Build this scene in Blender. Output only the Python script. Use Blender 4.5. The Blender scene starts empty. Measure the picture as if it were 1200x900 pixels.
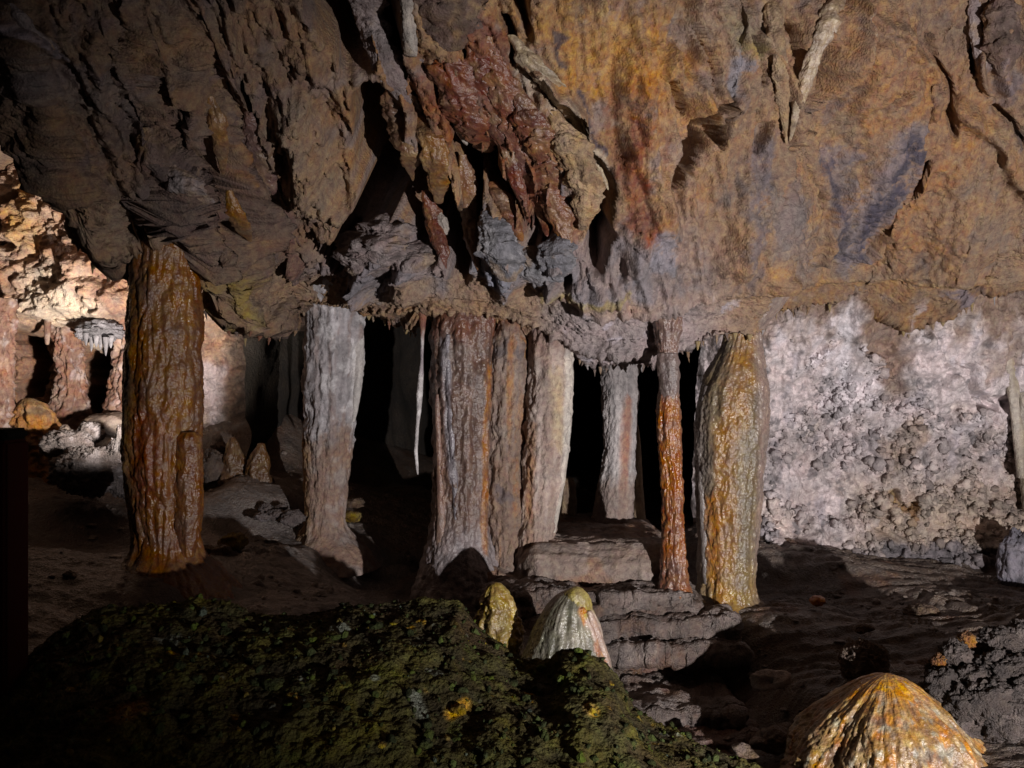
import bpy, math, random
import numpy as np
from mathutils import Vector

# ------------------------------------------------------------------ camera, world, lamps, exposure
scene = bpy.context.scene
C = scene.collection
F, CZ = 1040.0, 1.6                     # focal length in photo pixels (1200 wide), eye height
cam_d = bpy.data.cameras.new('camera')
cam_d.sensor_width = 36.0
cam_d.lens = 36.0 * F / 1200.0
cam_d.clip_start, cam_d.clip_end = 0.05, 200.0
cam = bpy.data.objects.new('camera', cam_d)
cam.location = (0, 0, CZ)
cam.rotation_euler = (math.pi / 2, 0, 0)
C.objects.link(cam)
scene.camera = cam

world = bpy.data.worlds.new('World')
scene.world = world
world.use_nodes = True
bg = world.node_tree.nodes['Background']
bg.inputs['Color'].default_value = (0.9, 0.85, 1.0, 1)
bg.inputs['Strength'].default_value = 0.027


def lamp(name, loc, target, power, color, cone=120, blend=1.0, radius=0.03):
    d = bpy.data.lights.new(name, 'SPOT')
    d.energy = power
    d.color = color
    d.spot_size = math.radians(cone)
    d.spot_blend = blend
    d.shadow_soft_size = radius
    o = bpy.data.objects.new(name, d)
    o.location = loc
    o.rotation_euler = (Vector(target) - Vector(loc)).to_track_quat('-Z', 'Y').to_euler()
    C.objects.link(o)
    return o


# floodlight low beside the walkway, and the show lamp hidden behind the wet column
lamp('cave_floodlight', (3.1, 0.0, 0.45), (1.75, 6.5, 1.5), 1850, (1.0, 0.95, 0.93), 92, 1.0, 0.03)
lamp('grotto_lamp', (-2.25, 5.75, 1.25), (-3.75, 7.5, 2.95), 950, (1.0, 0.92, 0.82), 104, 1.0, 0.04)

vs = scene.view_settings
vs.view_transform = 'Standard'
vs.look = 'None'
vs.exposure = 0.0
vs.gamma = 1.0
vs.use_curve_mapping = False
scene.cycles.max_bounces = 4
scene.cycles.diffuse_bounces = 2
scene.cycles.glossy_bounces = 2
scene.cycles.use_denoising = True

rng = np.random.default_rng(11)
random.seed(11)


# ------------------------------------------------------------------ numpy noise
def _h(ix, iy, iz, seed):
    h = (ix * 374761393 + iy * 668265263 + iz * 974634619 + seed * 144665891) & 0xFFFFFFFF
    h = h.astype(np.uint32)
    h = (h ^ (h >> np.uint32(13))) * np.uint32(1274126177)
    h = (h ^ (h >> np.uint32(15))) * np.uint32(2246822519)
    return h ^ (h >> np.uint32(16))


_G = np.random.default_rng(3).normal(size=(64, 3))
_G = (_G / np.linalg.norm(_G, axis=1, keepdims=True)).astype(np.float32)


def perlin(p, seed=0):
    p = np.asarray(p, np.float32)
    i = np.floor(p).astype(np.int64)
    f = p - i
    u = f * f * f * (f * (f * 6 - 15) + 10)
    out = 0
    for dx in (0, 1):
        wx = u[:, 0] if dx else 1 - u[:, 0]
        for dy in (0, 1):
            wy = u[:, 1] if dy else 1 - u[:, 1]
            for dz in (0, 1):
                wz = u[:, 2] if dz else 1 - u[:, 2]
                g = _G[_h(i[:, 0] + dx, i[:, 1] + dy, i[:, 2] + dz, seed) & np.uint32(63)]
                out = out + wx * wy * wz * (g[:, 0] * (f[:, 0] - dx) + g[:, 1] * (f[:, 1] - dy) + g[:, 2] * (f[:, 2] - dz))
    return out * 1.5


def fbm(p, octv=4, gain=0.5, seed=0, lac=2.03):
    a, s, t = 1.0, 0, 0.0
    p = np.asarray(p, np.float32)
    for k in range(octv):
        s = s + a * perlin(p, seed + k * 7)
        t += a
        a *= gain
        p = p * lac + 13.7
    return s / t


def ridged(p, octv=4, gain=0.5, seed=0):
    a, s, t = 1.0, 0, 0.0
    p = np.asarray(p, np.float32)
    for k in range(octv):
        s = s + a * (1 - 2 * np.abs(perlin(p, seed + k * 7)))
        t += a
        a *= gain
        p = p * 2.07 + 9.1
    return s / t


def cells(p, seed=0):
    """distance to the nearest and second nearest feature point, and a random value for the nearest"""
    p = np.asarray(p, np.float32)
    i = np.floor(p).astype(np.int64)
    f = (p - i).astype(np.float32)
    n = len(p)
    d1 = np.full(n, 9.0, np.float32)
    d2 = np.full(n, 9.0, np.float32)
    cid = np.zeros(n, np.float32)
    k = np.float32(1 / 1024.0)
    for dx in (-1, 0, 1):
        for dy in (-1, 0, 1):
            for dz in (-1, 0, 1):
                h = _h(i[:, 0] + dx, i[:, 1] + dy, i[:, 2] + dz, seed)
                ox = (h & np.uint32(1023)) * k + dx - f[:, 0]
                oy = ((h >> np.uint32(10)) & np.uint32(1023)) * k + dy - f[:, 1]
                oz = ((h >> np.uint32(20)) & np.uint32(1023)) * k + dz - f[:, 2]
                d = ox * ox + oy * oy + oz * oz
                m = d < d1
                d2 = np.where(m, d1, np.minimum(d2, d))
                cid = np.where(m, (h >> np.uint32(7)) & np.uint32(255), cid)
                d1 = np.where(m, d, d1)
    return np.sqrt(d1), np.sqrt(d2), cid / 255.0


def lumps(p, seed=0):
    a, b, c = cells(p, seed)
    return np.sqrt(np.clip(1 - (a / 0.85) ** 2, 0, 1)) * (0.6 + 0.4 * c), np.clip((b - a) * 3, 0, 1)


def sstep(a, b, x):
    t = np.clip((x - a) / (b - a), 0, 1)
    return t * t * (3 - 2 * t)


def mix(a, b, m):
    m = np.asarray(m)
    if m.ndim == 1:
        m = m[:, None]
    return np.asarray(a, np.float32) * (1 - m) + np.asarray(b, np.float32) * m


# ------------------------------------------------------------------ measuring from the photograph
def W(px, py, Y):
    return np.array([(px - 600) / F * Y, Y, CZ - (py - 450) / F * Y])


def pix(p):
    return 600 + F * p[:, 0] / np.maximum(p[:, 1], 0.05), 450 - F * (p[:, 2] - CZ) / np.maximum(p[:, 1], 0.05)


def stroke(x, y, pts, w, edge=0.5, w2=None):
    """soft mask round a polyline (pts in the same plane as x, y), width w tapering to w2"""
    best = np.zeros(len(x), np.float32)
    w2 = w if w2 is None else w2
    n = len(pts) - 1
    xa, xb = min(p[0] for p in pts) - 2 * max(w, w2), max(p[0] for p in pts) + 2 * max(w, w2)
    ya, yb = min(p[1] for p in pts) - 2 * max(w, w2), max(p[1] for p in pts) + 2 * max(w, w2)
    sel = np.where((x > xa) & (x < xb) & (y > ya) & (y < yb))[0]
    if len(sel) == 0:
        return best
    xs, ys = x[sel], y[sel]
    b = np.zeros(len(sel), np.float32)
    for k in range(n):
        ax, ay = pts[k][:2]
        bx, by = pts[k + 1][:2]
        L = max((bx - ax) ** 2 + (by - ay) ** 2, 1e-6)
        t = np.clip(((xs - ax) * (bx - ax) + (ys - ay) * (by - ay)) / L, 0, 1)
        d = np.hypot(xs - ax - t * (bx - ax), ys - ay - t * (by - ay))
        ww = w + (w2 - w) * (k + t) / n
        b = np.maximum(b, 1 - sstep(ww * edge, ww, d))
    best[sel] = b
    return best


# ------------------------------------------------------------------ materials (all procedural)
def rock_material(name, bump=0.5, dist=0.02, fine=1.0, rough_dry=0.85, rough_wet=0.24, vary=0.7, pits=0.5, spec=0.4):
    m = bpy.data.materials.new(name)
    m.use_nodes = True
    nt = m.node_tree
    N, L = nt.nodes, nt.links
    bsdf = N['Principled BSDF']
    tc = N.new('ShaderNodeTexCoord')
    at = N.new('ShaderNodeAttribute')
    at.attribute_name = 'Col'
    aw = N.new('ShaderNodeAttribute')
    aw.attribute_name = 'Wet'

    def noise(scale, detail, rough, lac=2.0):
        n = N.new('ShaderNodeTexNoise')
        n.inputs['Scale'].default_value = scale * fine
        n.inputs['Detail'].default_value = detail
        n.inputs['Roughness'].default_value = rough
        L.new(tc.outputs['Object'], n.inputs['Vector'])
        return n

    def math_(op, a, b=None, clamp=False):
        n = N.new('ShaderNodeMath')
        n.operation = op
        n.use_clamp = clamp
        for k, v in enumerate((a, b)):
            if v is None:
                continue
            if isinstance(v, (int, float)):
                n.inputs[k].default_value = v
            else:
                L.new(v, n.inputs[k])
        return n.outputs[0]

    big = noise(6, 5, 0.62)
    mid = noise(26, 5, 0.6)
    fin = noise(150, 3, 0.6)
    vor = N.new('ShaderNodeTexVoronoi')
    vor.inputs['Scale'].default_value = 70 * fine
    L.new(tc.outputs['Object'], vor.inputs['Vector'])
    # mottled colour
    v1 = math_('SUBTRACT', big.outputs['Fac'], 0.5)
    v2 = math_('SUBTRACT', mid.outputs['Fac'], 0.5)
    v3 = math_('SUBTRACT', fin.outputs['Fac'], 0.5)
    s = math_('ADD', math_('MULTIPLY', v1, 1.7 * vary), math_('MULTIPLY', v2, 1.9 * vary))
    s = math_('ADD', s, math_('MULTIPLY', v3, 1.2 * vary))
    s = math_('MAXIMUM', math_('ADD', s, 1.0), 0.12)
    hsv = N.new('ShaderNodeHueSaturation')
    L.new(at.outputs['Color'], hsv.inputs['Color'])
    hue = math_('ADD', 0.5, math_('MULTIPLY', v2, 0.10))
    sat = math_('ADD', 1.0, math_('MULTIPLY', v1, 1.1))
    L.new(hue, hsv.inputs['Hue'])
    L.new(sat, hsv.inputs['Saturation'])
    L.new(s, hsv.inputs['Value'])
    L.new(hsv.outputs['Color'], bsdf.inputs['Base Color'])
    # wet patches shine
    wet = math_('ADD', aw.outputs['Fac'], math_('MULTIPLY', v2, 0.6))
    wet = math_('MULTIPLY', wet, math_('GREATER_THAN', aw.outputs['Fac'], 0.01), True)
    patch = math_('ADD', 0.75, math_('MULTIPLY', v1, 3.2), True)
    wet = math_('MULTIPLY', wet, math_('MAXIMUM', patch, 0.15))
    r = math_('SUBTRACT', rough_dry, math_('MULTIPLY', wet, rough_dry - rough_wet))
    L.new(r, bsdf.inputs['Roughness'])
    bsdf.inputs['Specular IOR Level'].default_value = spec
    # relief
    h = math_('ADD', math_('MULTIPLY', mid.outputs['Fac'], 1.0), math_('MULTIPLY', fin.outputs['Fac'], 0.45))
    h = math_('ADD', h, math_('MULTIPLY', vor.outputs['Distance'], 0.5 * pits))
    b = N.new('ShaderNodeBump')
    b.inputs['Strength'].default_value = bump
    b.inputs['Distance'].default_value = dist
    L.new(h, b.inputs['Height'])
    L.new(b.outputs['Normal'], bsdf.inputs['Normal'])
    return m


M_DRY = rock_material('dry cave rock', 0.55, 0.035, 1.0, 0.9, 0.3, 0.7, 0.8)
M_WET = rock_material('wet flowstone', 0.42, 0.016, 1.1, 0.48, 0.12, 0.7, 1.0, 0.75)
M_CALC = rock_material('calcite crust', 0.55, 0.03, 1.1, 0.85, 0.3, 0.6, 0.6)
M_POP = rock_material('popcorn calcite', 0.8, 0.03, 1.2, 0.85, 0.3, 0.65, 1.0)
M_WALL = rock_material('white wall calcite', 0.5, 0.02, 0.9, 0.85, 0.3, 0.7, 1.0)
M_MOSS = rock_material('mossy earth', 0.8, 0.03, 1.0, 0.9, 0.45, 1.0, 1.0, 0.12)
M_MUD = rock_material('wet cave floor', 0.8, 0.03, 1.2, 0.6, 0.2, 0.8, 0.7, 0.6)


def paint_material(name, col, rough):
    m = bpy.data.materials.new(name)
    m.use_nodes = True
    N, L = m.node_tree.nodes, m.node_tree.links
    b = N['Principled BSDF']
    n = N.new('ShaderNodeTexNoise')
    n.inputs['Scale'].default_value = 14
    n.inputs['Detail'].default_value = 8
    r = N.new('ShaderNodeMapRange')
    r.inputs['To Min'].default_value = rough - 0.15
    r.inputs['To Max'].default_value = rough + 0.2
    L.new(n.outputs['Fac'], r.inputs['Value'])
    L.new(r.outputs['Result'], b.inputs['Roughness'])
    b.inputs['Specular IOR Level'].default_value = 0.08
    mx = N.new('ShaderNodeMixRGB')
    mx.inputs['Color1'].default_value = (*[c * 0.6 for c in col], 1)
    mx.inputs['Color2'].default_value = (*[c * 1.3 for c in col], 1)
    L.new(n.outputs['Fac'], mx.inputs['Fac'])
    L.new(mx.outputs['Color'], b.inputs['Base Color'])
    return m


# ------------------------------------------------------------------ mesh helpers
def link(name, me, mat, origin, parent=None, label=None, cat=None, group=None, kind=None):
    o = bpy.data.objects.new(name, me)
    C.objects.link(o)
    if mat and not me.materials:
        me.materials.append(mat)
    o.location = origin
    if parent is not None:
        o.parent = parent
        o.location = Vector(origin) - (parent.location if parent.parent is None else parent.location + parent.parent.location)
    for k, v in (('label', label), ('category', cat), ('group', group), ('kind', kind)):
        if v:
            o[k] = v
    return o


def raw_mesh(name, V, faces4, col=None, wet=None, faces3=None):
    me = bpy.data.meshes.new(name)
    V = np.asarray(V, np.float32)
    f4 = np.asarray(faces4, np.int32).reshape(-1, 4) if faces4 is not None else np.zeros((0, 4), np.int32)
    f3 = np.asarray(faces3, np.int32).reshape(-1, 3) if faces3 is not None else np.zeros((0, 3), np.int32)
    me.vertices.add(len(V))
    me.vertices.foreach_set('co', V.ravel())
    nl = f4.size + f3.size
    me.loops.add(nl)
    me.loops.foreach_set('vertex_index', np.concatenate([f4.ravel(), f3.ravel()]))
    me.polygons.add(len(f4) + len(f3))
    st = np.concatenate([np.arange(len(f4)) * 4, f4.size + np.arange(len(f3)) * 3]).astype(np.int32)
    me.polygons.foreach_set('loop_start', st)
    me.polygons.foreach_set('use_smooth', np.ones(len(st), bool))
    me.update(calc_edges=True)
    if col is not None:
        col = np.broadcast_to(np.asarray(col, np.float32), (len(V), 3))
        a = me.color_attributes.new('Col', 'FLOAT_COLOR', 'POINT')
        rgba = np.empty((len(V), 4), np.float32)
        rgba[:, :3] = np.clip(col, 0.001, 0.9)
        rgba[:, 3] = 1
        a.data.foreach_set('color', rgba.ravel())
        w = me.attributes.new('Wet', 'FLOAT', 'POINT')
        w.data.foreach_set('value', np.broadcast_to(np.clip(0 if wet is None else wet, 0, 1), len(V)).astype(np.float32))
    return me


def grid_faces(n, m, wrap=False):
    """quads of an n x m vertex grid (index i*m+j); wrap joins the last j to the first"""
    i = np.arange(n - 1)[:, None]
    j = np.arange(m if wrap else m - 1)[None, :]
    jn = (j + 1) % m
    return np.stack([i * m + j + 0 * i, i * m + jn + 0 * i, (i + 1) * m + jn, (i + 1) * m + j], -1).reshape(-1, 4)


def grid_normals(P):
    du = np.gradient(P, axis=0)
    dv = np.gradient(P, axis=1)
    n = np.cross(du, dv)
    return n / np.maximum(np.linalg.norm(n, axis=2, keepdims=True), 1e-9)


def smooth_interp(x, xp, fp, sig):
    """linear interpolation through control points, softened by a small gaussian"""
    out = 0
    ks = np.linspace(-2, 2, 9)
    w = np.exp(-ks ** 2 / 2)
    for k, ww in zip(ks, w / w.sum()):
        out = out + ww * np.interp(x + k * sig, xp, fp)
    return out


# palette (linear base colours)
TAN = (0.33, 0.20, 0.11)
OCHRE = (0.42, 0.22, 0.07)
BROWN = (0.24, 0.135, 0.075)
DBROWN = (0.11, 0.07, 0.048)
REDB = (0.20, 0.062, 0.030)
MAUVE = (0.24, 0.20, 0.205)
BLUEG = (0.19, 0.195, 0.235)
INK = (0.055, 0.048, 0.07)
PALE = (0.45, 0.37, 0.29)
LILAC = (0.62, 0.535, 0.54)
AMBER = (0.42, 0.17, 0.025)
YELLOW = (0.45, 0.33, 0.05)

# ================================================================== SETTING
# ------------------------------------------------------------------ ceiling: one folded sheet, lip, underside and roof
ledge = np.array([
    (-500, 60, 4.2), (-200, 100, 4.4), (0, 128, 4.6), (55, 200, 4.7), (85, 250, 4.8), (110, 302, 4.85), (150, 290, 5.0), (200, 272, 5.05),
    (236, 305, 5.2), (262, 372, 5.55), (300, 392, 5.7), (322, 365, 6.0), (336, 346, 6.1), (360, 356, 6.35), (430, 368, 6.25),
    (500, 362, 6.0), (600, 372, 5.95), (640, 388, 5.95), (690, 414, 5.95), (760, 412, 5.92), (805, 406, 5.92), (840, 396, 5.95), (888, 390, 6.0),
    (912, 368, 6.35), (960, 354, 6.5), (1010, 346, 6.6), (1060, 378, 6.6), (1110, 372, 6.5), (1150, 340, 6.3), (1300, 335, 6.1),
    (1600, 330, 5.6)], float)
lw = np.array([W(*r) for r in ledge])
topY = np.array([(-9, 3.6), (-2.6, 3.9), (-1.6, 4.2), (-0.6, 4.5), (0.3, 4.6), (1.2, 4.9), (2.6, 5.1), (9, 4.2)])


def ceiling_base(s, t):
    """s: world X; t: -2..5 along the section (0 = ledge, 1 = where the lip ends, 2 = top of the view)"""
    Yl = smooth_interp(s, lw[:, 0], lw[:, 1], 0.03)
    Zl = smooth_interp(s, lw[:, 0], lw[:, 2], 0.012)
    Yt = np.interp(s, topY[:, 0], topY[:, 1])
    Zt = CZ + 0.475 * Yt
    cp_t = [-3, -2, -1, -0.35, 0, 0.35, 1, 2, 3, 4, 5]
    ys = [13.5 + 0 * Yl, Yl + 3.2, Yl + 0.9, Yl + 0.16, Yl, Yl - 0.03, Yl - 0.22, Yt, Yt - 1.3, 0.3 + 0 * Yl, -4 + 0 * Yl]
    zs = [Zl + 0.6, Zl + 0.45, Zl + 0.2, Zl + 0.07, Zl, Zl + 0.1, Zl + 0.30, Zt, Zt + 0.75, Zt + 1.0, Zt + 0.6]
    k = np.clip(np.searchsorted(cp_t, t, 'right') - 1, 0, len(cp_t) - 2)
    cp = np.array(cp_t, float)
    f = (t - cp[k]) / (cp[k + 1] - cp[k])
    Yv, Zv = np.stack(ys), np.stack(zs)
    ii = np.arange(len(s))
    return Yv[k, ii] * (1 - f) + Yv[k + 1, ii] * f, Zv[k, ii] * (1 - f) + Zv[k + 1, ii] * f


HOLLOWS = [  # (points in photo pixels, half width, half width at the end, depth in metres)
    ([(385, -30), (402, 20), (415, 62)], 42, 24, 0.55), ([(440, -20), (455, 40), (466, 80)], 22, 16, 0.4),
    ([(440, 120), (455, 190), (440, 240), (415, 275)], 30, 22, 0.5), ([(455, 190), (490, 250), (500, 280)], 40, 20, 0.5),
    ([(500, 200), (530, 260), (545, 318)], 20, 15, 0.45), ([(545, 175), (555, 230), (552, 300)], 22, 10, 0.5),
    ([(575, 190), (585, 230)], 14, 9, 0.4), ([(630, 85), (665, 135), (700, 200), (712, 250), (698, 300)], 8, 15, 0.45),
    ([(810, 140), (806, 190)], 12, 12, 0.17), ([(832, 145), (836, 165)], 14, 12, 0.17), ([(795, 165), (790, 215)], 8, 4, 0.2),
    ([(400, 275), (402, 310)], 12, 6, 0.25), ([(655, 318), (668, 330)], 12, 8, 0.3), ([(243, 150), (246, 215), (262, 258)], 13, 8, 0.3),
    ([(285, 85), (300, 150), (306, 190)], 8, 5, 0.3), ([(118, 236), (122, 262)], 11, 6, 0.2), ([(505, -20), (525, 20)], 20, 10, 0.4),
    ([(205, 110), (208, 125)], 8, 5, 0.15), ([(175, 125), (182, 150)], 6, 4, 0.15), ([(265, 255), (275, 268)], 8, 6, 0.2),
    ([(640, 240), (648, 285)], 7, 5, 0.3), ([(605, 220), (632, 285)], 6, 4, 0.3), ([(1138, 20), (1143, 75)], 6, 4, 0.15),
    ([(924, 30), (920, 90), (922, 172)], 7, 3, 0.25), ([(946, 50), (938, 110), (926, 150)], 5, 3, 0.15),
    ([(548, 95), (576, 175), (602, 262)], 5, 9, 0.3), ([(572, 75), (606, 165), (638, 272)], 5, 8, 0.3), ([(604, 120), (630, 190), (650, 268)], 5, 8, 0.3),
    ([(634, 150), (650, 205), (664, 262)], 4, 7, 0.3), ([(540, 30), (552, 90)], 6, 5, 0.2), ([(516, 85), (526, 125), (540, 180)], 6, 10, 0.3),
    ([(486, 110), (500, 150), (505, 200)], 7, 10, 0.3), ([(590, 20), (604, 70)], 6, 4, 0.2),    ([(990, 25), (972, 75), (955, 110)], 5, 3, .12), ([(1092, 182), (1052, 232), (1012, 288)], 5, 4, .10), ([(1085, 40), (1110, 90), (1118, 150)], 5, 4, .08), ([(868, 40), (884, 95)], 5, 4, .12),
    ([(845, 110), (812, 128)], 5, 4, .10), ([(1165, 120), (1200, 160)], 6, 5, .10), ([(1020, 110), (1045, 90)], 4, 3, .06), ([(940, 180), (952, 250)], 5, 3, .07), ([(775, 90), (790, 130)], 5, 4, .1),
    ([(612, -10), (620, 40)], 12, 6, 0.2), ([(160, 270), (168, 282)], 10, 8, 0.12), ([(372, 255), (392, 300)], 7, 5, 0.18),
    ([(345, 300), (372, 340)], 5, 3, 0.12), ([(895, 150), (890, 175)], 8, 4, 0.08), ([(806, 30), (822, 100)], 4, 3, 0.1),
]
RIDGES = [  # buttresses, lobes and folds standing out of the sheet
    ([(340, 120), (372, 190), (415, 225)], 42, 26, 0.18), ([(350, 210), (390, 250)], 40, 26, 0.10),
    ([(455, 262), (440, 310), (430, 340)], 26, 22, 0.20), ([(492, 290), (480, 335)], 18, 24, 0.14), ([(600, 250), (596, 330)], 30, 26, 0.16),
    ([(655, 285), (650, 335)], 24, 18, 0.14), ([(700, 335), (760, 350), (830, 352)], 30, 24, 0.05),
    ([(620, 60), (672, 130), (706, 205)], 12, 6, 0.16), ([(735, 60), (748, 140), (758, 240), (745, 310)], 30, 24, 0.10),
    ([(775, 70), (800, 110), (815, 135)], 26, 16, 0.09), ([(880, 40), (912, 90), (918, 160)], 13, 5, 0.13),
    ([(985, -10), (962, 50), (940, 110), (926, 165)], 13, 5, 0.14), ([(860, 20), (870, 100), (838, 130)], 30, 22, 0.07),
    ([(1000, 60), (1060, 120), (1040, 230)], 95, 95, 0.14), ([(1150, 60), (1152, 100)], 12, 4, 0.14), ([(1175, 25), (1176, 95)], 16, 14, 0.08),
    ([(205, 185), (222, 240)], 22, 20, 0.12), ([(150, 170), (165, 240)], 26, 22, 0.08), ([(275, 235), (292, 285)], 12, 8, 0.12),
    ([(315, 190), (330, 260)], 22, 22, 0.10), ([(350, 255), (362, 330)], 14, 14, 0.10), ([(60, 40), (150, 60), (260, 40)], 60, 50, 0.12),
    ([(10, 10), (60, 60)], 10, 6, 0.09), ([(400, 340), (600, 352), (700, 380)], 16, 16, 0.05), ([(900, 330), (1010, 322), (1200, 318)], 12, 12, 0.06),
    ([(250, 320), (285, 360), (298, 385)], 26, 14, 0.10), ([(720, 400), (800, 392)], 22, 16, 0.04), ([(880, 220), (862, 310)], 34, 26, 0.08),
    ([(1130, 210), (1120, 300)], 60, 40, 0.08), ([(985, 0), (1040, 25), (1085, 70), (1100, 130)], 12, 10, .07), ([(1095, 185), (1050, 235), (1010, 295)], 10, 8, .07),
    ([(800, -10), (815, 60), (838, 120)], 12, 14, .10), ([(830, 10), (850, 70)], 10, 8, .06), ([(1120, 120), (1180, 170), (1210, 240)], 16, 14, .08), ([(985, 210), (960, 300)], 16, 14, .07), ([(770, 200), (790, 300)], 14, 18, .08),
]


def build_ceiling():
    xs = np.concatenate([np.linspace(-9, -3.95, 30), np.linspace(-3.9, 4.0, 760), np.linspace(4.05, 9, 30)])
    ts = np.concatenate([np.linspace(-3, -1, 22)[:-1], np.linspace(-1, 0.35, 95)[:-1], np.linspace(0.35, 1, 66)[:-1], np.linspace(1, 2.25, 235)[:-1],
                         np.linspace(2.25, 3, 40)[:-1], np.linspace(3, 5, 30)])
    S, T = np.meshgrid(xs, ts, indexing='ij')
    n, m = S.shape
    s, t = S.ravel(), T.ravel()
    wob = 0.05 * perlin(np.stack([s * 2.2, t * 1.5, 0 * s], 1), 5)
    Y, Z = ceiling_base(s + wob, t)
    B = np.stack([s, Y, Z], 1)
    N = grid_normals(B.reshape(n, m, 3)).reshape(-1, 3)
    flip = np.where((N[:, 1] > 0) & (N[:, 2] > 0), -1, 1)
    N = N * np.sign(np.median(flip))
    # make every normal point into the cave (towards a point in the middle of it)
    c = np.array([0, 1.5, 0.8]) - B
    if np.mean(np.sum(N * c, 1)) < 0:
        N = -N
    px, py = pix(B)
    wx = 9 * perlin(B * 4.5, 21) + 4 * perlin(B * 13, 22)
    wy = 9 * perlin(B * 4.5, 23) + 4 * perlin(B * 13, 25)
    qx, qy = px + wx, py + wy
    hx = px + 11 * perlin(B * 4.5, 21) + 3 * perlin(B * 9, 22)
    hy = py + 9 * perlin(B * 4.5, 23)
    vis = sstep(-1.2, -0.2, t) * (1 - sstep(2.6, 3.4, t))
    # regional weights
    left = 1 - sstep(330, 430, qx)
    right = sstep(770, 880, qx)
    mid = np.clip(1 - left - right, 0, 1)
    lip = (1 - sstep(0.7, 1.05, t)) * sstep(-0.5, -0.1, t)
    # relief
    big = fbm(B * np.array([1.1, 1.1, 0.9]), 3, 0.5, 31)
    fold_dir = np.stack([B[:, 0] + 0.28 * B[:, 2], B[:, 1] * 0.7, B[:, 2] * 0.22], 1)
    folds = ridged(fold_dir * np.array([5.5, 3, 4.0]), 3, 0.55, 41)
    ffold = ridged(fold_dir * np.array([13, 6, 8.0]), 3, 0.55, 47)
    fold2 = ridged(np.stack([s * 6.0 + 0.9 * t, t * 1.3 + 0.4 * big, 0 * s + 3.3], 1), 3, .5, 43)
    rough = fbm(B * 9.0, 5, 0.58, 51)
    fine = fbm(B * 38.0, 3, 0.6, 61)
    ca, cb, _ = cells(B * np.array([9, 9, 6]) + 0.5 * np.stack([rough, fine, rough], 1), 71)
    crack = 1 - sstep(0.0, 0.10, cb - ca)
    d = (0.15 + .06 * right) * big * (0.4 + 0.6 * vis)
    d = d + folds * (0.14 * mid + 0.10 * left + 0.06 * right) * (1 - lip)
    d = d + fold2 * (0.11 * left + 0.03 * mid + 0.03 * right) * (1 - lip) * vis
    d = d + ffold * (0.04 * mid + 0.035 * left + 0.010 * right) * (1 - 0.7 * lip)
    d = d + rough * (0.09 * left + 0.05 * mid + 0.04 * right + 0.01) * (1 - 0.45 * lip)
    d = d + fine * (0.032 * left + 0.028 * mid + 0.022 * right + 0.01 * lip)
    d = d - crack * (0.035 * left + 0.02 * right + 0.018 * mid) * (1 - 0.5 * lip)
    # ragged drips along the very edge of the lip
    edge = np.exp(-((t + 0.05) / 0.14) ** 2)
    d = d + edge * (0.05 * np.abs(perlin(np.stack([s * 16, 0 * s, 0 * s], 1), 81)) + 0.03 * perlin(np.stack([s * 45, 0 * s, 0 * s], 1), 83))
    pocket = np.zeros(len(s), np.float32)
    for pts, w1, w2, h in RIDGES:
        d = d + h * (1.5 if pts[0][0] > 760 and w1 > 14 else 1.0) * stroke(hx, hy, pts, w1, 0.0, w2) * vis
    for pts, w1, w2, h in HOLLOWS:
        k = stroke(hx, hy, pts, w1, 0.55, w2) * vis
        d = d * (1 - 0.5 * k) - h * (1 + 1.3 * min(1, max(w1, w2) / 24)) * k
        pocket = np.maximum(pocket, k)
    Pn = B + N * d[:, None]
    # the lip crumbles downwards
    Pn[:, 2] -= edge * 0.05 * np.clip(perlin(np.stack([s * 6, 0 * s, 0 * s], 1), 85), 0, 1)
    # ---- colour
    n1 = fbm(B * 2.3, 4, 0.55, 91)
    n2 = fbm(B * 5.5, 4, 0.55, 95)
    n3 = fbm(B * np.array([6, 6, 2.5]), 4, 0.6, 99)
    col = mix(BROWN, TAN, sstep(-0.35, 0.35, n1))
    col = mix(col, (0.245, 0.155, 0.10), right * 0.8)
    col = mix(col, OCHRE, right * sstep(0.05, 0.4, n2) * 0.22)
    col = mix(col, (0.17, 0.14, 0.15), right * sstep(0.05, 0.35, n3) * .7)
    col = mix(col, (0.18, 0.115, 0.078), left * 0.85)
    col = mix(col, (0.15, 0.105, 0.10), left * sstep(0.0, 0.35, n2) * 0.8)
    col = mix(col, MAUVE, mid * sstep(0.0, 0.3, n2) * 0.6)
    col = mix(col, DBROWN, sstep(0.1, 0.45, n3) * 0.45)
    lowmid = sstep(255, 300, qy) * (1 - sstep(335, 352, qy)) * mid
    col = mix(col, mix(BLUEG, MAUVE, sstep(-.2, .2, n3)), lowmid * 0.75)
    mud = lip * sstep(-0.25, 0.1, n1 + 0.3)
    col = mix(col, (0.27, 0.18, 0.12), mud * 0.85)
    col = mix(col, (0.30, 0.255, 0.265), sstep(600, 680, qx) * (1 - sstep(800, 890, qx)) * sstep(325, 370, qy) * 0.8)
    col = mix(col, (0.22, 0.125, 0.065), sstep(880, 930, qx) * sstep(318, 345, qy) * 0.7)
    col = mix(col, (0.40, 0.36, 0.40), sstep(0.18, 0.36, n2) * sstep(640, 700, qx) * (1 - sstep(850, 900, qx)) * sstep(335, 360, qy) * 0.7)
    col = mix(col, (0.40, 0.35, 0.36), sstep(.02, .3, n2 + .3 * rough) * sstep(895, 930, qx) * sstep(335, 372, qy) * (1 - sstep(1165, 1190, qx)) * .8)
    wet = np.zeros(len(s), np.float32)
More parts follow.
